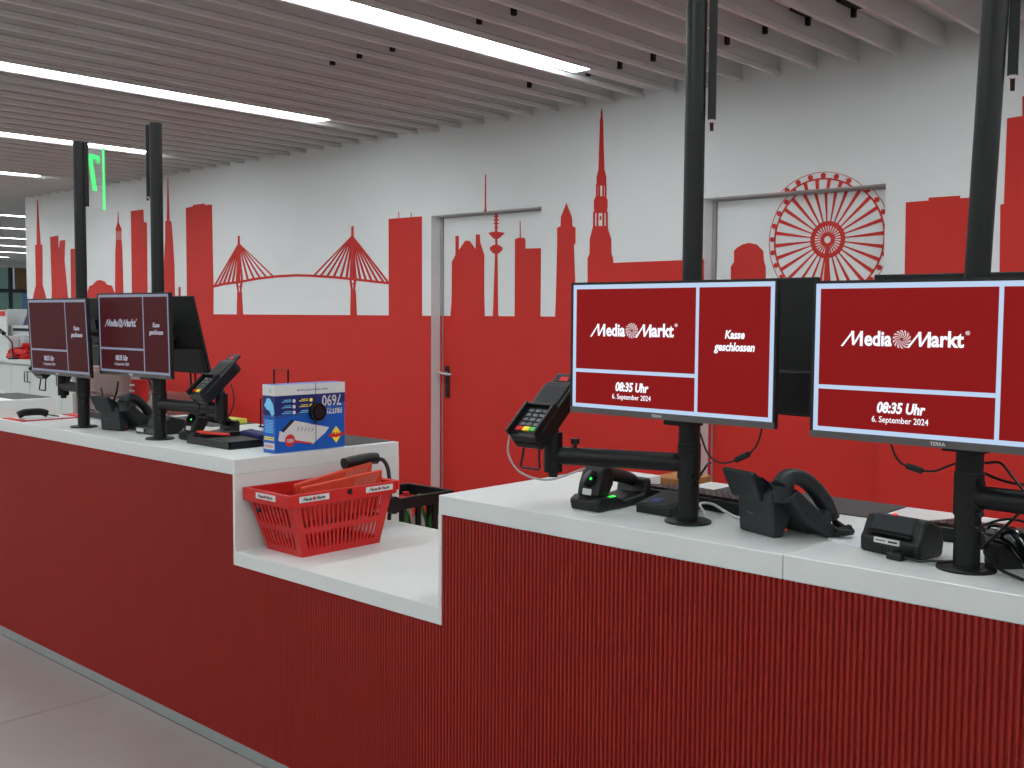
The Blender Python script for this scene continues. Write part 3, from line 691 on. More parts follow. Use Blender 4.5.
# ------------------------------------------------------------------ slip printer, readers, keyboards
def slip_printer(loc, rz):
    t = thing('slip_scanner', 'black document scanner with a white sticker, left of the rightmost pole', 'scanner', loc, rz)
    # local x along the front, y towards the rear
    MB().prism([(0.0, 0.0), (0.085, 0.0), (0.09, 0.03), (0.08, 0.060), (0.045, 0.076), (0.022, 0.074), (0.006, 0.040), (-0.002, 0.032)], -0.066, 0.066).build('body', 'black_plastic', t, bevel=0.008, seg=3)
    MB().box(-0.048, 0.048, -0.004, 0.03, 0.043, 0.047).build('slot', 'black_gloss', t)
    MB().prism([(0.006, 0.047), (0.022, 0.076), (0.034, 0.078), (0.02, 0.047)], -0.046, 0.046).build('front_flap', 'phone_grey', t, bevel=0.003)
    s_ = MB().box(-0.030, 0.026, -0.0045, -0.001, 0.024, 0.0345).build('sticker', 'label_white', t)
    MB().box(0.002, 0.022, -0.0048, -0.0042, 0.0275, 0.031).build('sticker_print', 'ink', s_)
    MB().box(-0.026, -0.004, -0.0048, -0.0042, 0.0285, 0.0305).build('sticker_print', 'rubber_grey', s_)
    MB().tube([(-0.008, 0.032, 0.076), (-0.008, 0.032, 0.080)], 0.005, 10).build('status_light', 'led_red', t)
    for x in (-0.015, -0.008, -0.001): MB().box(x-0.002, x+0.002, -0.002, 0.0, 0.006, 0.018).build('port', 'black_gloss', t)
    MB().box(0.012, 0.045, -0.026, -0.002, 0.0, 0.014).build('plug', 'black_plastic', t, bevel=0.003)
    MB().tube(bez([(0.045, -0.014, 0.007), (0.075, -0.012, 0.006), (0.10, 0.01, 0.008), (0.16, 0.07, 0.005), (0.22, 0.12, 0.005)]), 0.0026, 8).build('power_cord', 'black_plastic', t, smooth=True)
    return t
slip_printer((-0.842, 2.012, ZT_), -0.19)

def keyboard(loc, rz, lab):
    t = thing('keyboard', lab, 'keyboard', loc, rz)
    MB().prism([(0, 0), (0.16, 0), (0.16, 0.014), (0.0, 0.030)], 0, 0.40).build('base', 'black_plastic', t, bevel=0.003)
    km = MB().box(-0.008, 0.008, -0.0075, 0.0075, 0, 0.008).mesh('key'); km.materials.append(MATS['keyboard_key'])
    for r in range(6):
        for c in range(20):
            k_ = link('key', km, t); k_.location = (0.018+c*0.0192, 0.02+r*0.0235, 0.028-r*0.0024)
    return t
keyboard((-1.585, 2.205, ZT_), -0.10, 'black keyboard behind the third pole and the telephone')
keyboard((-0.862, 2.230, ZT_), 0.0, 'black keyboard behind the rightmost pole')
keyboard((-4.62, 2.20, ZT_), -0.1, 'black keyboard behind the leftmost pole')

rd = thing('check_reader', 'small black box with sloping glossy top left of the third pole', 'card reader', (-1.474, 2.045, ZT_), -0.02)
MB().prism([(0, 0), (0.12, 0), (0.12, 0.042), (0.0, 0.022)], 0, 0.100).build('body', 'black_plastic', rd, bevel=0.004)
MB().box(0.008, 0.092, 0.005, 0.115, 0, 0.001, M=frame((0, 0, 0.0225), (1, 0, 0), (0, 1, 0.165))).build('glossy_top', 'black_gloss', rd)
MB().box(0.02, 0.05, 0.02, 0.05, 0.0008, 0.0016, M=frame((0, 0, 0.0225), (1, 0, 0), (0, 1, 0.165))).build('printed_mark', 'navy_cloth', rd)

hm = thing('hand_scanner', 'black curved handheld device lying right of the rightmost pole', 'scanner', (-0.665, 2.105, ZT_), -0.75)
MB().box(0.0, 0.055, -0.03, 0.03, 0, 0.045).build('holder', 'black_matte', hm, bevel=0.004)
MB().tube(bez([(-0.01, 0, 0.052), (0.06, 0, 0.055), (0.12, -0.005, 0.035), (0.17, -0.01, 0.02)]), 0.024, 16, r1=0.018).build('grip', 'black_gloss', hm, smooth=True)
MB().tube(bez([(-0.01, 0.0, 0.05), (0.03, -0.045, 0.03), (0.09, -0.05, 0.012), (0.16, -0.045, 0.008)]), 0.003, 8).build('cord', 'black_plastic', hm, smooth=True)

pn = MB().prism([(-0.996+0.0, 2.071), (-0.915, 2.035), (-0.91, 2.10), (-1.0, 2.24), (-1.045, 2.20)], ZT_, ZT_+0.0012, 'xy').build('paper_note', 'paper')
tag(pn, 'loose white paper slip between the telephone and the document scanner', 'paper')
cb = MB().box(aty(652, 482, 2.66).x, aty(686, 482, 2.66).x, 2.66, 2.80, 0.0, 0.945).build('cardboard_box', 'cardboard', bevel=0.003)
tag(cb, 'brown cardboard seen through the notch behind the third pole', 'box')

# ------------------------------------------------------------------ cables of the right-hand stations
def loose(name, pts, r, m, lab): return tag(cable(name, pts, r, m), lab, 'cable')
def cw(pix, Y): return [aty(x, y, Y) for x, y in pix]
c1 = thing('power_cable', 'black cable with a ferrite bead hanging below the bright monitor', 'cable', tuple(aty(700, 433, 1.99)))
o_ = Vector(c1.location)
rel = lambda L: [p-o_ for p in L]
cable('cord', rel(cw([(700,433),(707,452),(716,461),(726,463),(736,460)], 1.99)), 0.0022, 'black_plastic', c1)
pts = rel(cw([(736,460),(749,454)], 1.99)); MB().tube(pts, 0.0068, 10).build('ferrite_bead', 'black_plastic', c1, smooth=True)
cable('cord', rel(cw([(749,454),(756,446),(760,436),(762,427)], 1.99)), 0.0022, 'black_plastic', c1)
c2 = thing('power_cable', 'black cable with a ferrite bead hanging below the rightmost monitor', 'cable', tuple(aty(890, 445, 2.0)))
o_ = Vector(c2.location)
cable('cord', rel(cw([(891,444),(895,455),(901,463),(907,466)], 2.0)), 0.0022, 'black_plastic', c2)
MB().tube(rel(cw([(907,466),(922,471)], 2.0)), 0.0064, 10).build('ferrite_bead', 'black_plastic', c2, smooth=True)
cable('cord', rel(cw([(922,471),(935,471),(946,467),(962,461)], 2.0)), 0.0022, 'black_plastic', c2)
loose('network_cable', [atz(706,515,0.99)]+[atz(x, y, 0.985) for x, y in ((700,504),(712,504),(726,512))]+[Vector((-1.19, 2.07, 0.975))], 0.0034, 'cable_grey', 'light grey cable arching from the third pole to the telephone')
tc_ = Vector(eC)
loose('terminal_cable', [tc_+Vector((-0.07, -0.075, 0.055)), tc_+Vector((-0.085, -0.065, 0.0)), tc_+Vector((-0.06, -0.045, -0.045)), tc_+Vector((0.0, -0.012, -0.058)), tc_+Vector((0.07, 0.035, -0.028))], 0.0026, 'cable_grey', 'light grey cable looping below the card terminal left of the third pole')
loose('black_cable', [Vector((-1.36, 2.19, 1.08)), Vector((-1.42, 2.27, 1.06)), Vector((-1.44, 2.24, 1.0)), Vector((-1.38, 2.18, 0.985))], 0.003, 'black_plastic', 'black cable sloping behind the arm of the third pole')
loose('scanner_cable', [Vector((-1.575, 2.22, 1.0)), Vector((-1.55, 2.26, 0.995)), Vector((-1.46, 2.27, 0.985)), Vector((-1.40, 2.24, 0.975))], 0.0026, 'black_plastic', 'thin black cable leaving the rear of the barcode scanner')
for i, (pix, Y, lab) in enumerate((
    ([(985,463),(1000,463),(1012,476),(1026,494)], 2.03, 'black cable bending down right of the rightmost pole'),
    ([(984,473),(998,479),(1012,483),(1026,485)], 2.05, 'thin black cable above the arm of the rightmost pole'),
    ([(981,549),(996,535),(1010,522),(1020,512)], 2.06, 'black cable rising under the arm of the rightmost pole'),
    ([(982,526),(996,521),(1010,519),(1026,522)], 2.10, 'thin black cable lying behind the rightmost pole'))):
    loose('black_cable', cw(pix, Y), 0.0026, 'black_plastic', lab)

# ------------------------------------------------------------------ left counter things
# router box, standing on its head
bx = thing('router_box', 'blue and white router carton standing upside down on the left counter', 'box', (-3.03, 2.056, ZT_))
BW, BL, BH = 0.07, 0.294, 0.230
MB().box(0, BW, 0, BL, 0, BH).build('carton', 'box_blue', bx, bevel=0.0015, seg=1)
def FB(u, v, d=0.0006):   # frame on the big face (facing +x): u along +y, v up
    return frame((BW+d, u*BL, v*BH), (0, 1, 0), (0, 0, 1))
def FBd(u, v, d=0.0012): return frame((BW+d, u*BL, v*BH), (0, -1, 0), (0, 0, -1))   # printed upside down
def patch(name, poly, m, d0=0.0, d1=0.0006): return MB().prism([(u*BL, v*BH) for u, v in poly], BW+d0, BW+d1).build(name, m, bx)
patch('white_band', [(0, 0.84), (1, 0.84), (1, 1), (0, 1)], 'label_white')
patch('navy_field', [(0, 0.55), (0.45, 0.58), (1, 0.70), (1, 0.84), (0, 0.84)], 'box_navy', 0, 0.0004)
MB().box(-0.0006, BW+0.0004, -0.0006, 0.0, 0.84*BH, BH).build('white_band', 'label_white', bx)
MB().box(-0.0003, BW, -0.0004, 0.0, 0.55*BH, 0.84*BH).build('navy_field', 'box_navy', bx)
text('printed_number', '7690', 0.052, 'label_white', bx, FBd(0.80, 0.74), bold=0.012, sx=0.82)
text('printed_name', 'FRITZ!', 0.026, 'label_white', bx, FBd(0.84, 0.575), bold=0.03, sx=0.9)
text('band_text', 'Schnelles WLAN mit Wi-Fi 7 und DSL', 0.0085, 'box_navy', bx, FBd(0.52, 0.91))
for cxx, colr, lines in ((0.26, 'label_white', 'label_white'), (0.50, 'print_yellow', 'print_yellow')):
    for k, v in enumerate((0.755, 0.67, 0.585)):
        mm = colr if k < 2 else 'label_white'
        MB().prism([(cxx*BL+0.0065*math.cos(a), v*BH+0.0065*math.sin(a)) for a in [2*PI*j/14 for j in range(14)]], BW, BW+0.001).build('bullet', mm, bx)
        for j in (0, 1): patch('text_line', [(cxx-0.17+0.03*j, v-0.012+j*0.024), (cxx-0.04, v-0.012+j*0.024), (cxx-0.04, v-0.002+j*0.024), (cxx-0.17+0.03*j, v-0.002+j*0.024)], mm if mm != 'label_white' else 'box_sky', 0, 0.0009)
# printed router picture
patch('router_picture', [(0.04, 0.19), (0.06, 0.33), (0.11, 0.30), (0.24, 0.47), (0.76, 0.32), (0.70, 0.24), (0.52, 0.09), (0.24, 0.16), (0.07, 0.17)], 'label_white', 0, 0.0008)
patch('router_shadow', [(0.11, 0.30), (0.09, 0.345), (0.22, 0.48), (0.27, 0.465)], 'ink', 0, 0.001)
patch('router_stripe', [(0.26, 0.145), (0.52, 0.085), (0.50, 0.115), (0.27, 0.175)], 'ink_red', 0, 0.001)
for j in range(5): patch('router_vent', [(0.30+j*0.05, 0.31-j*0.008), (0.31+j*0.05, 0.31-j*0.008), (0.335+j*0.05, 0.365-j*0.008), (0.325+j*0.05, 0.365-j*0.008)], 'key_grey', 0, 0.001)
MB().prism([(0.20*BL+0.021*math.cos(a), 0.175*BH+0.021*math.sin(a)) for a in [2*PI*j/24 for j in range(24)]], BW, BW+0.0012).build('red_badge', 'ink_red', bx)
text('badge_text', 'NEU', 0.017, 'label_white', bx, FBd(0.20, 0.175, 0.0016), bold=0.02, sx=0.85)
patch('yellow_diamond', [(0.78, 0.20), (0.865, 0.33), (0.95, 0.20), (0.865, 0.07)], 'print_yellow', 0, 0.0008)
patch('red_stripe', [(0.755, 0.175), (0.865, 0.155), (0.975, 0.19), (0.975, 0.225), (0.865, 0.20), (0.755, 0.215)], 'ink_red', 0, 0.001)
text('emblem_text', 'AVM', 0.024, 'ink_red', bx, FBd(0.865, 0.205, 0.0014), bold=0.04, sx=0.9)
# narrow side
FS = lambda u, v, d=0.0008: frame((u*BW, -d, v*BH), (-1, 0, 0), (0, 0, -1))
text('side_number', '7', 0.018, 'key_grey', bx, FS(0.65, 0.92))
sp = [(0.2, 0.72), (0.35, 0.80), (0.6, 0.80), (0.85, 0.72), (0.95, 0.58), (0.75, 0.54), (0.55, 0.62), (0.3, 0.64), (0.12, 0.70)]
MB().prism([(u*BW, v*BH) for u, v in sp], -0.0008, 0.0, 'xz').build('side_emblem', 'box_sky', bx)
for k in range(9): MB().box(0.15*BW, 0.85*BW, -0.0007, 0, (0.30+k*0.022)*BH, (0.308+k*0.022)*BH).build('text_line', 'box_sky', bx)
for v in (0.22, 0.19): MB().box(0.1*BW, 0.9*BW, -0.0007, 0, v*BH, (v+0.018)*BH).build('text_line', 'print_yellow', bx)
lb = MB().box(0.1*BW, 0.92*BW, -0.0009, 0, 0.055*BH, 0.145*BH).build('barcode_label', 'label_white', bx)
for k in range(8): MB().box((0.2+k*0.085)*BW, (0.235+k*0.085)*BW, -0.0012, -0.0008, 0.075*BH, 0.125*BH).build('bar', 'ink_red', lb)
# anti-theft wrap: puck and crossing wires
sg = thing('security_tag', 'round black anti-theft puck with wires around the router carton', 'security tag', (-2.96, 2.056+0.565*BL, ZT_+0.575*BH))
MB().tube([(0, 0, 0), (0.008, 0, 0), (0.018, 0, 0), (0.021, 0, 0)], 0.031, 28).build('puck', 'black_gloss', sg, bevel=0.002)
MB().tube([(0.020, 0, 0), (0.0235, 0, 0)], 0.021, 24).build('puck_lid', 'black_plastic', sg)
u0, v0 = 0.565*BL, 0.575*BH; e_ = 0.0016
wz = [(e_, 0, BH-v0+e_), (e_, 0, -v0+0.003)]
MB().tube([(-BW-e_, 0, -v0+0.003), (-BW-e_, 0, BH-v0+e_), (e_, 0, BH-v0+e_), (e_, 0, -v0+0.003)], 0.0011, 6).build('wire', 'rubber_grey', sg)
MB().tube([(-BW-e_, BL-u0+e_, 0.012), (e_, BL-u0+e_, 0.012), (e_, -u0-e_, -0.012), (-BW-e_, -u0-e_, -0.012), (-BW-e_, BL-u0+e_, 0.012)], 0.0011, 6).build('wire', 'rubber_grey', sg)

ty = thing('coin_tray', 'flat black tray with odds and ends at the front of the left counter', 'tray', (-3.43, 2.003, ZT_), 0.0)
MB().box(0, 0.275, 0, 0.235, 0, 0.012).build('base', 'black_plastic', ty, bevel=0.002)
for a in ((0, 0.275, 0, 0.008), (0, 0.275, 0.227, 0.235), (0, 0.008, 0, 0.235), (0.267, 0.275, 0, 0.235)): MB().box(*a, 0.012, 0.027).build('rim', 'black_plastic', ty, bevel=0.001)
pe = MB().tube([Vector((-3.40, 2.04, 1.003)), Vector((-3.26, 2.07, 1.004))], 0.0055, 10).build('red_pen', 'pen_red', smooth=True); tag(pe, 'red marker pen lying on the black tray', 'pen')
pe2 = MB().tube([Vector((-3.455, 2.06, 1.001)), Vector((-3.42, 2.09, 1.001))], 0.004, 8).build('red_pen', 'pen_red', smooth=True); tag(pe2, 'short red pen end beside the barcode scanner on the left counter', 'pen')
cl = MB().box(-0.045, 0.045, -0.035, 0.035, 0, 0.018).build('cloth_pouch', 'navy_cloth', bevel=0.008, seg=3); cl.location = (-3.24, 2.165, ZT_+0.027); cl.rotation_euler = (0, 0.15, 0.4); tag(cl, 'dark blue pouch on the tray beside the router carton', 'pouch')
cl2 = MB().tube(bez([(-3.22, 2.24, 1.0), (-3.19, 2.27, 1.012), (-3.15, 2.30, 1.012)]), 0.012, 10).build('glue_stick', 'navy_cloth', smooth=True); tag(cl2, 'dark blue stick lying behind the pouch', 'stick')
sl = MB().box(-0.03, 0.06, -0.10, 0.10, 0, 0.0015).build('paper_sheet', 'paper'); sl.location = (-3.13, 2.21, ZT_+0.03); sl.rotation_euler = (0.06, 0.08, 0.5); tag(sl, 'white paper strips between the tray and the router carton', 'paper')
yg = MB().box(0, 0.12, 0, 0.09, 0, 0.02).build('note_pad', 'yellow_green', bevel=0.002); yg.location = (-3.98, 2.45, ZT_+0.003); tag(yg, 'yellow-green note pad behind the arm of the second pole', 'note pad')

rc = thing('receipt_device', 'black counter device with sloping front left of the second pole', 'card reader', (-3.872, 2.035, ZT_), 0.0)
MB().prism([(0, 0), (0.13, 0), (0.13, 0.055), (0.07, 0.072), (0.012, 0.030)], 0, 0.16).build('body', 'black_plastic', rc, bevel=0.007, seg=3)
MB().box(0.02, 0.07, -0.002, 0.001, 0.008, 0.022).build('sticker', 'label_white', rc)
MB().box(0.05, 0.12, 0.04, 0.045, 0, 0.0012, M=frame((0, 0.02, 0.034), (1, 0, 0), (0, 0.81, 0.58))).build('slot', 'black_gloss', rc)

bo = thing('water_bottle', 'clear plastic water bottle with a red label on the left counter', 'bottle', (-4.165, 2.215, ZT_))
MB().lathe([(0.030, 0), (0.034, 0.006), (0.034, 0.05), (0.031, 0.06), (0.034, 0.07), (0.034, 0.20), (0.028, 0.235), (0.014, 0.262), (0.013, 0.275)], n=24).build('body', 'clear_plastic', bo, smooth=True)
MB().lathe([(0.0347, 0.095), (0.0347, 0.19)], n=24).build('label_wrap', 'ink_red', bo, smooth=True)
for k in range(3): MB().box(-0.012, 0.016, -0.0375, -0.030, 0.115+k*0.024, 0.122+k*0.024).build('label_line', 'label_white', bo)
MB().lathe([(0.016, 0.272), (0.016, 0.292)], n=18).build('cap', 'box_blue', bo, smooth=True)
gl = thing('small_bottle', 'small clear empty bottle in front of the red-labelled bottle', 'bottle', (-4.05, 2.215, ZT_))
MB().lathe([(0.028, 0), (0.031, 0.005), (0.031, 0.08), (0.02, 0.105), (0.011, 0.115)], n=20).build('body', 'clear_plastic', gl, smooth=True)
MB().lathe([(0.013, 0.113), (0.013, 0.128)], n=14).build('cap', 'label_white', gl, smooth=True)

br = thing('brochure', 'red and white brochure lying at the left edge of the left counter', 'brochure', (-4.66, 1.90, ZT_), 0.02)
MB().box(-0.12, 0.075, 0.0, 0.25, 0, 0.004).build('cover', 'ink_red', br); MB().box(-0.1, 0.06, 0.03, 0.24, 0.004, 0.0055).build('page', 'paper', br)
br2 = MB().box(-0.06, 0.08, 0, 0.21, 0, 0.006).build('brochure', 'ink_red'); br2.location = (-4.70, 2.16, ZT_); br2.rotation_euler = (0, 0, 0.1); tag(br2, 'closed red leaflet behind the open brochure at the left edge', 'brochure')
hd = thing('telephone_handset', 'black handset lying on the brochure at the left edge', 'handset', (-4.665, 1.98, ZT_+0.006), 1.45)
MB().tube(bez([(-0.06, 0, 0.016), (-0.03, 0, 0.026), (0.03, 0, 0.026), (0.06, 0, 0.016)]), 0.016, 14).build('body', 'black_plastic', hd, smooth=True)
MB().tube(bez([(0.06, 0, 0.012), (0.085, 0.01, 0.006), (0.11, 0.0, 0.002)]), 0.003, 8).build('cord', 'black_plastic', hd, smooth=True)
for pix, Y, r, m, lab in (
    ([(101,388),(104,398),(110,404),(115,403)], 2.02, 0.004, 'black_plastic', 'black cable between the two left monitors'),
    ([(118,381),(117,390),(114,400)], 2.03, 0.004, 'black_plastic', 'short black cable hanging under the second monitor from the left'),
    ([(148,379),(152,388),(160,394),(166,398)], 2.02, 0.004, 'black_plastic', 'black cable running from the second monitor to its pole'),
    ([(97,412),(94,404),(98,402),(102,416),(107,428)], 2.06, 0.0032, 'cable_grey', 'white cable behind the leftmost telephone'),
    ([(231,384),(234,400),(230,414),(222,421)], 2.06, 0.0026, 'black_plastic', 'thin black cable hanging from the card terminal of the left counter'),
    ([(174,443),(168,446),(180,444),(192,447)], 2.0, 0.003, 'black_plastic', 'black cable loop at the foot of the second pole')):
    loose('black_cable' if m == 'black_plastic' else 'white_cable', cw(pix, Y), r, m, lab)
tg = loose('cable_tangle', [Vector(p) for p in ((-4.17, 2.10, 0.99), (-4.12, 2.14, 1.06), (-4.07, 2.12, 1.09), (-4.10, 2.16, 1.03), (-4.15, 2.15, 0.98), (-4.08, 2.18, 1.0), (-4.03, 2.15, 1.05), (-4.09, 2.12, 1.06), (-4.14, 2.17, 1.0), (-4.07, 2.2, 0.975))], 0.005, 'black_plastic', 'tangled black cables behind the leftmost pole')
tg2 = loose('cable_tangle', [Vector(p) for p in ((-3.60, 2.07, 0.975), (-3.57, 2.10, 1.02), (-3.54, 2.08, 0.99), (-3.57, 2.05, 0.972), (-3.52, 2.12, 0.975), (-3.58, 2.14, 1.01), (-3.60, 2.10, 0.98))], 0.004, 'cable_grey', 'tangled light cables at the foot of the second pole')
hk = thing('scissors', 'dark blue handled scissors hanging below the tilted cashier monitor', 'scissors', tuple(aty(190, 370, 2.25)))
MB().tube([(-0.03, 0, 0), (0.0, 0, 0.01), (0.04, 0, 0.008)], 0.008, 10).build('handle', 'navy_cloth', hk, smooth=True)
MB().tube([(0.0, 0, 0.01), (0.01, 0, -0.08), (0.02, 0, -0.1), (0.035, 0, -0.09), (0.04, 0, 0.0)], 0.004, 8).build('loop', 'black_plastic', hk, smooth=True)

# ------------------------------------------------------------------ red basket with bags
bk = thing('shopping_basket', 'red plastic shopping basket with slotted sides on the low shelf', 'basket', (-2.795, 2.13, SH))
zr = 0.207
bx0, bx1, by0, by1 = -0.098, 0.094, -0.155, 0.160      # base
rx0, rx1, ry0, ry1 = -0.128, 0.122, -0.226, 0.212      # rim
def wall_panel(p00, p10, p11, p01, ncol, rows, name, th=0.004):
    """slotted side: corners bottom-left, bottom-right, top-right, top-left"""
    p00, p10, p11, p01 = map(Vector, (p00, p10, p11, p01))
    nrm = (p10-p00).cross(p01-p00).normalized()*th
    P = lambda u, v: p00.lerp(p10, u).lerp(p01.lerp(p11, u), v)
    us = [0.0, 0.07]; sl = (1-0.14)/ncol
    for c in range(ncol): us += [0.07+sl*(c+0.30), 0.07+sl*(c+1.0)] if c < ncol-1 else [0.07+sl*(c+0.30), 0.93]
    us = [0.0]; 
    for c in range(ncol): us += [0.08+sl*0.98*c+0.0, 0.08+sl*0.98*c+sl*0.5]
    us += [1.0]
    vs = [0.0]
    for a, b in rows: vs += [a, b]
    vs += [1.0]
    mb = MB()
    for i in range(len(us)-1):
        for j in range(len(vs)-1):
            if i % 2 == 1 and j % 2 == 1: continue
            q = [P(us[i], vs[j]), P(us[i+1], vs[j]), P(us[i+1], vs[j+1]), P(us[i], vs[j+1])]
            mb.add(q+[v-nrm for v in q], [(0,1,2,3),(7,6,5,4),(0,4,5,1),(1,5,6,2),(2,6,7,3),(3,7,4,0)])
    return mb.build(name, 'basket_red', bk)
rows = [(0.09, 0.36), (0.46, 0.86)]
zt2 = zr-0.005
wall_panel((bx0,by0,0.004),(bx1,by0,0.004),(rx1-.006,ry0+.006,zt2),(rx0+.006,ry0+.006,zt2), 9, rows, 'end_wall')
wall_panel((bx1,by0,0.004),(bx1,by1,0.004),(rx1-.006,ry1-.006,zt2),(rx1-.006,ry0+.006,zt2), 18, rows, 'side_wall')
wall_panel((bx1,by1,0.004),(bx0,by1,0.004),(rx0+.006,ry1-.006,zt2),(rx1-.006,ry1-.006,zt2), 9, rows, 'end_wall')
wall_panel((bx0,by1,0.004),(bx0,by0,0.004),(rx0+.006,ry0+.006,zt2),(rx0+.006,ry1-.006,zt2), 18, rows, 'side_wall')
MB().box(bx0, bx1, by0, by1, 0, 0.006).build('bottom', 'basket_red', bk)
rm = MB()
for a, b, c, d in ((rx0, rx1, ry0, ry0+0.012), (rx0, rx1, ry1-0.012, ry1), (rx0, rx0+0.012, ry0+0.012, ry1-0.012), (rx1-0.012, rx1, ry0+0.012, ry1-0.012)): rm.box(a, b, c, d, zr-0.042, zr)
rm.build('rim', 'basket_red', bk, bevel=0.002)
MB().box(rx0+0.01, rx1+0.006, ry1-0.004, ry1+0.010, zr-0.03, zr+0.001).build('rim_lug', 'basket_red', bk, bevel=0.003)
def sticker(M, L):
    s_ = MB().box(-L/2, L/2, -0.0095, 0.0095, 0, 0.001, M=M).build('sticker', 'label_white', bk, label='white sticker with shop lettering')
    M2 = M @ Matrix.Translation((0, 0, 0.0011)); h = L/10.5
    for x_ in (-4.0*h, 0.52*h):
        mb = MB(); m_stroke(mb, x_, -0.5*h, h, M2); mb.build('sticker_lettering', 'ink', s_)
    text('sticker_lettering', 'edia', 1.18*h, 'ink', s_, M2 @ Matrix.Translation((-1.72*h, -0.10*h, 0)), bold=0.03)
    text('sticker_lettering', 'arkt', 1.22*h, 'ink', s_, M2 @ Matrix.Translation((2.84*h, -0.02*h, 0)), bold=0.03)
    MB().tube([M2 @ Vector((-0.12*h, 0, 0)), M2 @ Vector((-0.12*h, 0, 0.0004))], 0.5*h, 12).build('sticker_mark', 'ink_red', s_)
sticker(frame((0.0, ry0-0.0005, zr-0.017), (1, 0, 0), (0, 0, 1)), 0.105)
sticker(frame((rx1+0.0005, -0.13, zr-0.017), (0, 1, 0), (0, 0, 1)), 0.115)
sticker(frame((rx1+0.0005, 0.135, zr-0.017), (0, 1, 0), (0, 0, 1)), 0.115)
MB().tube([(rx1-0.004, 0.01, zr-0.013), (rx1+0.004, 0.01, zr-0.013)], 0.0095, 12).build('pivot', 'black_plastic', bk, smooth=True)
# black handle folded back
MB().tube(bez([(-0.0, 0.085, 0.264), (-0.0, 0.12, 0.268), (-0.0, 0.19, 0.272), (-0.0, 0.225, 0.270)]), 0.020, 16).build('grip', 'black_plastic', bk, smooth=True, label='black handle grip')
MB().tube(bez([(0.0, 0.225, 0.268), (0.01, 0.25, 0.26), (0.03, 0.255, 0.22), (0.05, 0.245, 0.12), (0.05, 0.24, 0.06)]), 0.007, 12).build('handle_rod', 'black_plastic', bk, smooth=True)
MB().lathe([(0.0, 0), (0.032, 0), (0.032, 0.02), (0, 0.02)], n=20)
MB().tube([(0.07, 0.236, 0.115), (0.085, 0.236, 0.115)], 0.030, 20).build('wheel', 'black_plastic', bk, smooth=True)
MB().box(-0.10, -0.07, -0.20, 0.02, 0.125, 0.16).build('handle_bar', 'black_plastic', bk, bevel=0.008)
def bag(lab, pts, x, th, lean, zoff):
    t = thing('carrier_bag', lab, 'bag', (-2.795+x, 2.13, SH+zoff))
    mb = MB().prism(pts, -th/2, th/2); mb.v = [(a+lean*c, b, c) for a, b, c in mb.v]
    mb.build('body', 'bag_orange', t, bevel=0.006, seg=3)
    st = MB()
    (ya, za), (yb, zb) = pts[2], pts[3]
    top = lambda y: zb+(y-yb)/(ya-yb)*(za-zb)-0.008
    for k in range(8):
        y0 = ya-0.112+k*0.0125
        st.prism([(y0-0.03, top(y0)-0.060), (y0-0.025, top(y0)-0.060), (y0+0.005, top(y0)), (y0, top(y0))], th/2-0.001, th/2+0.0012)
    st.v = [(a+lean*c, b, c) for a, b, c in st.v]
    st.build('printed_stripe', 'bag_print', t)
    return t
bag('flat orange-red carrier bag at the front of the basket', [(-0.12, 0.10), (0.190, 0.10), (0.198, 0.236), (-0.135, 0.212)], 0.046, 0.014, 0.06, 0.005)
bag('second orange-red carrier bag behind the front one in the basket', [(-0.10, 0.10), (0.185, 0.10), (0.195, 0.260), (-0.125, 0.215)], 0.0, 0.016, 0.04, 0.005)

# ------------------------------------------------------------------ black crate with bottles behind the shelf
def crate(x0, x1, y0, y1, z0, z1, lab):
    t = thing('bottle_crate', lab, 'crate', (x0, y0, z0)); W, D, H = x1-x0, y1-y0, z1-z0
    MB().box(0, W, 0, D, 0, 0.02).build('bottom', 'crate_black', t)
    r_ = MB()
    for a in ((0, W, 0, 0.02), (0, W, D-0.02, D), (0, 0.02, 0.02, D-0.02), (W-0.02, W, 0.02, D-0.02)): r_.box(*a, H-0.045, H)
    r_.build('rim', 'crate_black', t, bevel=0.003)
    w_ = MB()
    for a in ((0, W, 0.004, 0.014), (0, W, D-0.014, D-0.004), (0.004, 0.014, 0, D), (W-0.014, W-0.004, 0, D)): w_.box(*a, 0.0, H*0.42)
    w_.build('lower_wall', 'crate_black', t)
    for i in range(5):
        y = i*(D-0.022)/4
        for xx in (0.003, W-0.015): MB().box(xx, xx+0.012, y, y+0.022, H*0.4, H-0.04).build('post', 'crate_black', t)
    for i in range(1, 4):
        x = i*(W-0.022)/4
        for yy in (0.003, D-0.015): MB().box(x, x+0.022, yy, yy+0.012, H*0.4, H-0.04).build('post', 'crate_black', t)
    return t
kx0, kx1, ky0, ky1, kz = -3.33, -3.05, 2.60, 2.98, 0.725
crate(kx0, kx1, ky0, ky1, kz-0.32, kz, 'upper black bottle crate behind the low shelf')
crate(kx0, kx1, ky0, ky1, 0.0, kz-0.32, 'lower black bottle crate standing on the floor, hidden behind the shelf')
proto = None
for i in range(3):
    for j in range(4):
        x, y = kx0+0.052+i*0.088, ky0+0.052+j*0.09
        lab = 'green-capped bottle standing in the black crate' if (i+j) % 3 else 'red-capped bottle standing in the black crate'
        b_ = thing('crate_bottle', lab, 'bottle', (x, y, kz-0.30), group='bottles in the black crate')
        MB().lathe([(0.030, 0), (0.033, 0.01), (0.033, 0.14), (0.026, 0.19), (0.013, 0.22), (0.012, 0.25)], n=12).build('body', 'glass_green' if (i+2*j) % 3 else 'clear_plastic', b_, smooth=True)
        MB().lathe([(0.0145, 0.245), (0.0145, 0.272)], n=12).build('cap', 'print_green' if (i+j) % 3 else 'ink_red', b_, smooth=True)
        MB().lathe([(0.0336, 0.05), (0.0336, 0.12)], n=12).build('label_wrap', 'label_white' if j % 2 else 'ink_red', b_, smooth=True)

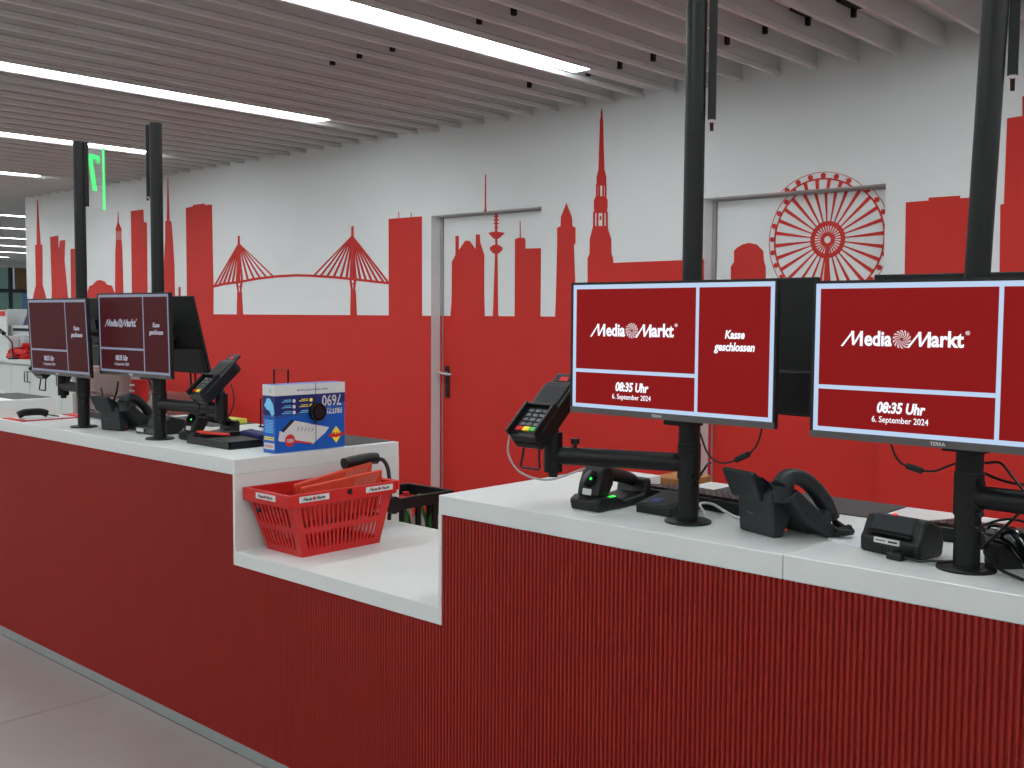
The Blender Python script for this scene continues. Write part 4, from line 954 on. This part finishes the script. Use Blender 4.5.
# wire rack behind the router carton
wr = thing('wire_rack', 'black wire rack with upright loops behind the router carton', 'rack', (-3.60, 2.47, ZT_))
p1, p2, p3 = aty(274, 369, 2.5), aty(288, 370, 2.5), aty(260.5, 399, 2.5)
bz = Vector((-3.60, 2.47, ZT_))
MB().tube([Vector((p1.x, 2.5, ZT_+0.003))-bz, Vector((p1.x, 2.5, p1.z))-bz, Vector((p2.x, 2.5, p1.z))-bz, Vector((p2.x, 2.5, ZT_+0.003))-bz], 0.004, 8).build('loop', 'black_metal', wr, smooth=False)
MB().tube([Vector((p3.x, 2.5, ZT_+0.003))-bz, Vector((p3.x, 2.5, p3.z))-bz, Vector((p3.x+0.07, 2.5, p3.z))-bz, Vector((p3.x+0.07, 2.5, ZT_+0.003))-bz], 0.003, 8).build('loop', 'black_metal', wr, smooth=False)
MB().tube([Vector((p3.x-0.01, 2.5, ZT_+0.004))-bz, Vector((p2.x+0.02, 2.5, ZT_+0.004))-bz], 0.004, 8).build('foot_bar', 'black_metal', wr)

# ------------------------------------------------------------------ background, left
# back cabinets along the wall
CX0, CX1, CYF, CZ = -13.6, -9.45, 4.40, 0.967
cab_x = [CX0, CX0+0.79, CX0+1.58, -10.85, -10.02, CX1]
labs = ['far left white back cabinet beyond the frame', 'second white back cabinet beyond the frame', 'white back cabinet at the left edge of the view', 'white back cabinet with wire handles below the red pile', 'white back cabinet behind the leftmost pole']
for (a, b), lb in zip(zip(cab_x, cab_x[1:]), labs):
    t = thing('base_cabinet', lb, 'cabinet', (a, CYF, 0)); L = b-a
    MB().box(0, L, 0.02, 0.58, 0.0, CZ-0.04).build('carcass', 'cabinet_white', t)
    for i in (0, 1):
        d_ = MB().box(i*L/2+0.004, (i+1)*L/2-0.004, 0.0, 0.02, 0.08, CZ-0.05).build('cabinet_door', 'cabinet_white', t)
        hx = L/2+(-0.035 if i == 0 else 0.035)
        MB().tube([(hx, 0, CZ-0.11), (hx, -0.03, CZ-0.11), (hx, -0.03, CZ-0.21), (hx, 0, CZ-0.21)], 0.005, 8).build('handle', 'steel_dark', d_)
cwt = MB().box(CX0, CX1, CYF-0.02, 4.98, CZ-0.04, CZ).build('cabinet_worktop', 'cabinet_white', bevel=0.002); tag(cwt, 'long white worktop on the back cabinets', 'worktop')
# red pile of folded bags
for i in range(7):
    px, py = [(15,350),(20,347),(26,346),(18,343),(24,341),(29,343),(28,351)][i]
    p = aty(px, py, 4.50+0.02*i)
    m_ = MB().box(-0.085, 0.085, -0.05, 0.05, -0.026, 0.026).build('folded_bag', 'basket_red', bevel=0.018, seg=3)
    for v_ in m_.data.vertices: v_.co += Vector((random.uniform(-1, 1), random.uniform(-1, 1), random.uniform(-.7, .7)))*0.014
    m_.location = (p.x, p.y, max(CZ+0.028, CZ+0.028+(0.05*(i//3)))); m_.rotation_euler = (0.12*math.sin(i*2.1), 0.15*math.sin(i*3.7), 0.5*math.sin(i*5.0))
    tag(m_, 'crumpled red bag in the pile on the back cabinets', 'bag', 'red pile on the back cabinets')
def back_item(name, cat, lab, px0, px1, py0, py1, Y, depth, m, bevel=0.004):
    a, b = aty(px0, py1, Y), aty(px1, py0, Y)
    o = MB().box(a.x, b.x, Y, Y+depth, a.z, b.z).build(name, m, bevel=bevel); tag(o, lab, cat); return o
zcab = lambda Y: CZ
def on_cab(name, cat, lab, px0, px1, py0, Y, depth, m, z0=None, bevel=0.004):
    a, b = aty(px0, 350, Y), aty(px1, py0, Y)
    o = MB().box(a.x, b.x, Y, Y+depth, CZ if z0 is None else z0, b.z).build(name, m, bevel=bevel); tag(o, lab, cat); return o
on_cab('storage_box', 'box', 'white storage box at the left edge on the back cabinets', -6, 9, 336, 4.50, 0.12, 'cabinet_white')
pr_ = on_cab('printer', 'printer', 'white office printer behind the red pile', 1, 30, 326, 4.66, 0.30, 'cabinet_white')
on_cab('paper_stack', 'paper', 'stack of white paper beside the red pile', 13, 20, 335, 4.60, 0.05, 'paper')
on_cab('plastic_box', 'box', 'clear plastic box behind the red pile', 18, 31, 335.5, 4.60, 0.055, 'clear_plastic')
za = aty(10, 326, 4.66).z
a_, b_ = aty(6, 326, 4.78), aty(27, 309, 4.78)
lt = MB().prism([(4.72, za), (4.735, za), (4.81, b_.z), (4.795, b_.z)], a_.x, b_.x).build('laptop_lid', 'laptop_grey', bevel=0.003); tag(lt, 'grey open lid standing on the white printer', 'lid')
dk = MB().box(aty(14, 327, 4.658).x, aty(30, 327, 4.658).x, 4.645, 4.659, za-0.05, za-0.02).build('printer_slot', 'black_matte', pr_)
dk2 = MB().box(aty(5, 332, 4.658).x, aty(17, 332, 4.658).x, 4.645, 4.659, za-0.15, za-0.09).build('printer_tray', 'steel_dark', pr_)
sh_ = on_cab('poster_display', 'sign', 'white card with a red spot at the left edge', -6, 6, 310, 4.60, 0.02, 'label_white', z0=CZ+0.2)
rs = MB().box(aty(-1, 312, 4.598).x, aty(5, 312, 4.598).x, 4.592, 4.6005, aty(3, 316, 4.598).z, aty(3, 311, 4.598).z).build('red_spot', 'ink_red', sh_, bevel=0.002)
mc = thing('desk_microphone', 'black gooseneck microphone at the left edge of the back cabinets', 'microphone', (aty(13, 345, 4.42).x, 4.42, CZ))
o_ = Vector(mc.location)
MB().lathe([(0.05, 0), (0.05, 0.015), (0.01, 0.02)], n=16).build('base', 'black_plastic', mc, smooth=True)
MB().tube([Vector((0, 0, 0.01))]+[aty(x, y, 4.42)-o_ for x, y in ((12,342),(7,337),(3,332.5))], 0.008, 8).build('gooseneck', 'black_plastic', mc, smooth=True)
MB().tube([aty(4, 333.5, 4.42)-o_, aty(-1, 330, 4.42)-o_], 0.022, 10).build('head', 'black_plastic', mc, smooth=True)
# film-wrapped bottle packs on the floor
for i in range(3):
    x0 = -9.12+i*0.455
    t = thing('wrapped_stack', ['film-wrapped pallet stack of bottle packs, left of three', 'film-wrapped pallet stack of bottle packs, middle of three', 'film-wrapped pallet stack of bottle packs, right of three and lowest'][i], 'bottle stack', (x0, 4.2, 0))
    n_, hh = (4, 0.21) if i < 2 else (3, 0.225)
    for lv in range(n_):
        z0 = 0.115+lv*hh
        MB().box(0.008, 0.44, 0.008, 0.40, z0, z0+hh-0.006).build('pack', 'film', t, bevel=0.02)
    MB().box(0, 0.448, 0, 0.41, 0, 0.11).build('pallet', 'wood', t)
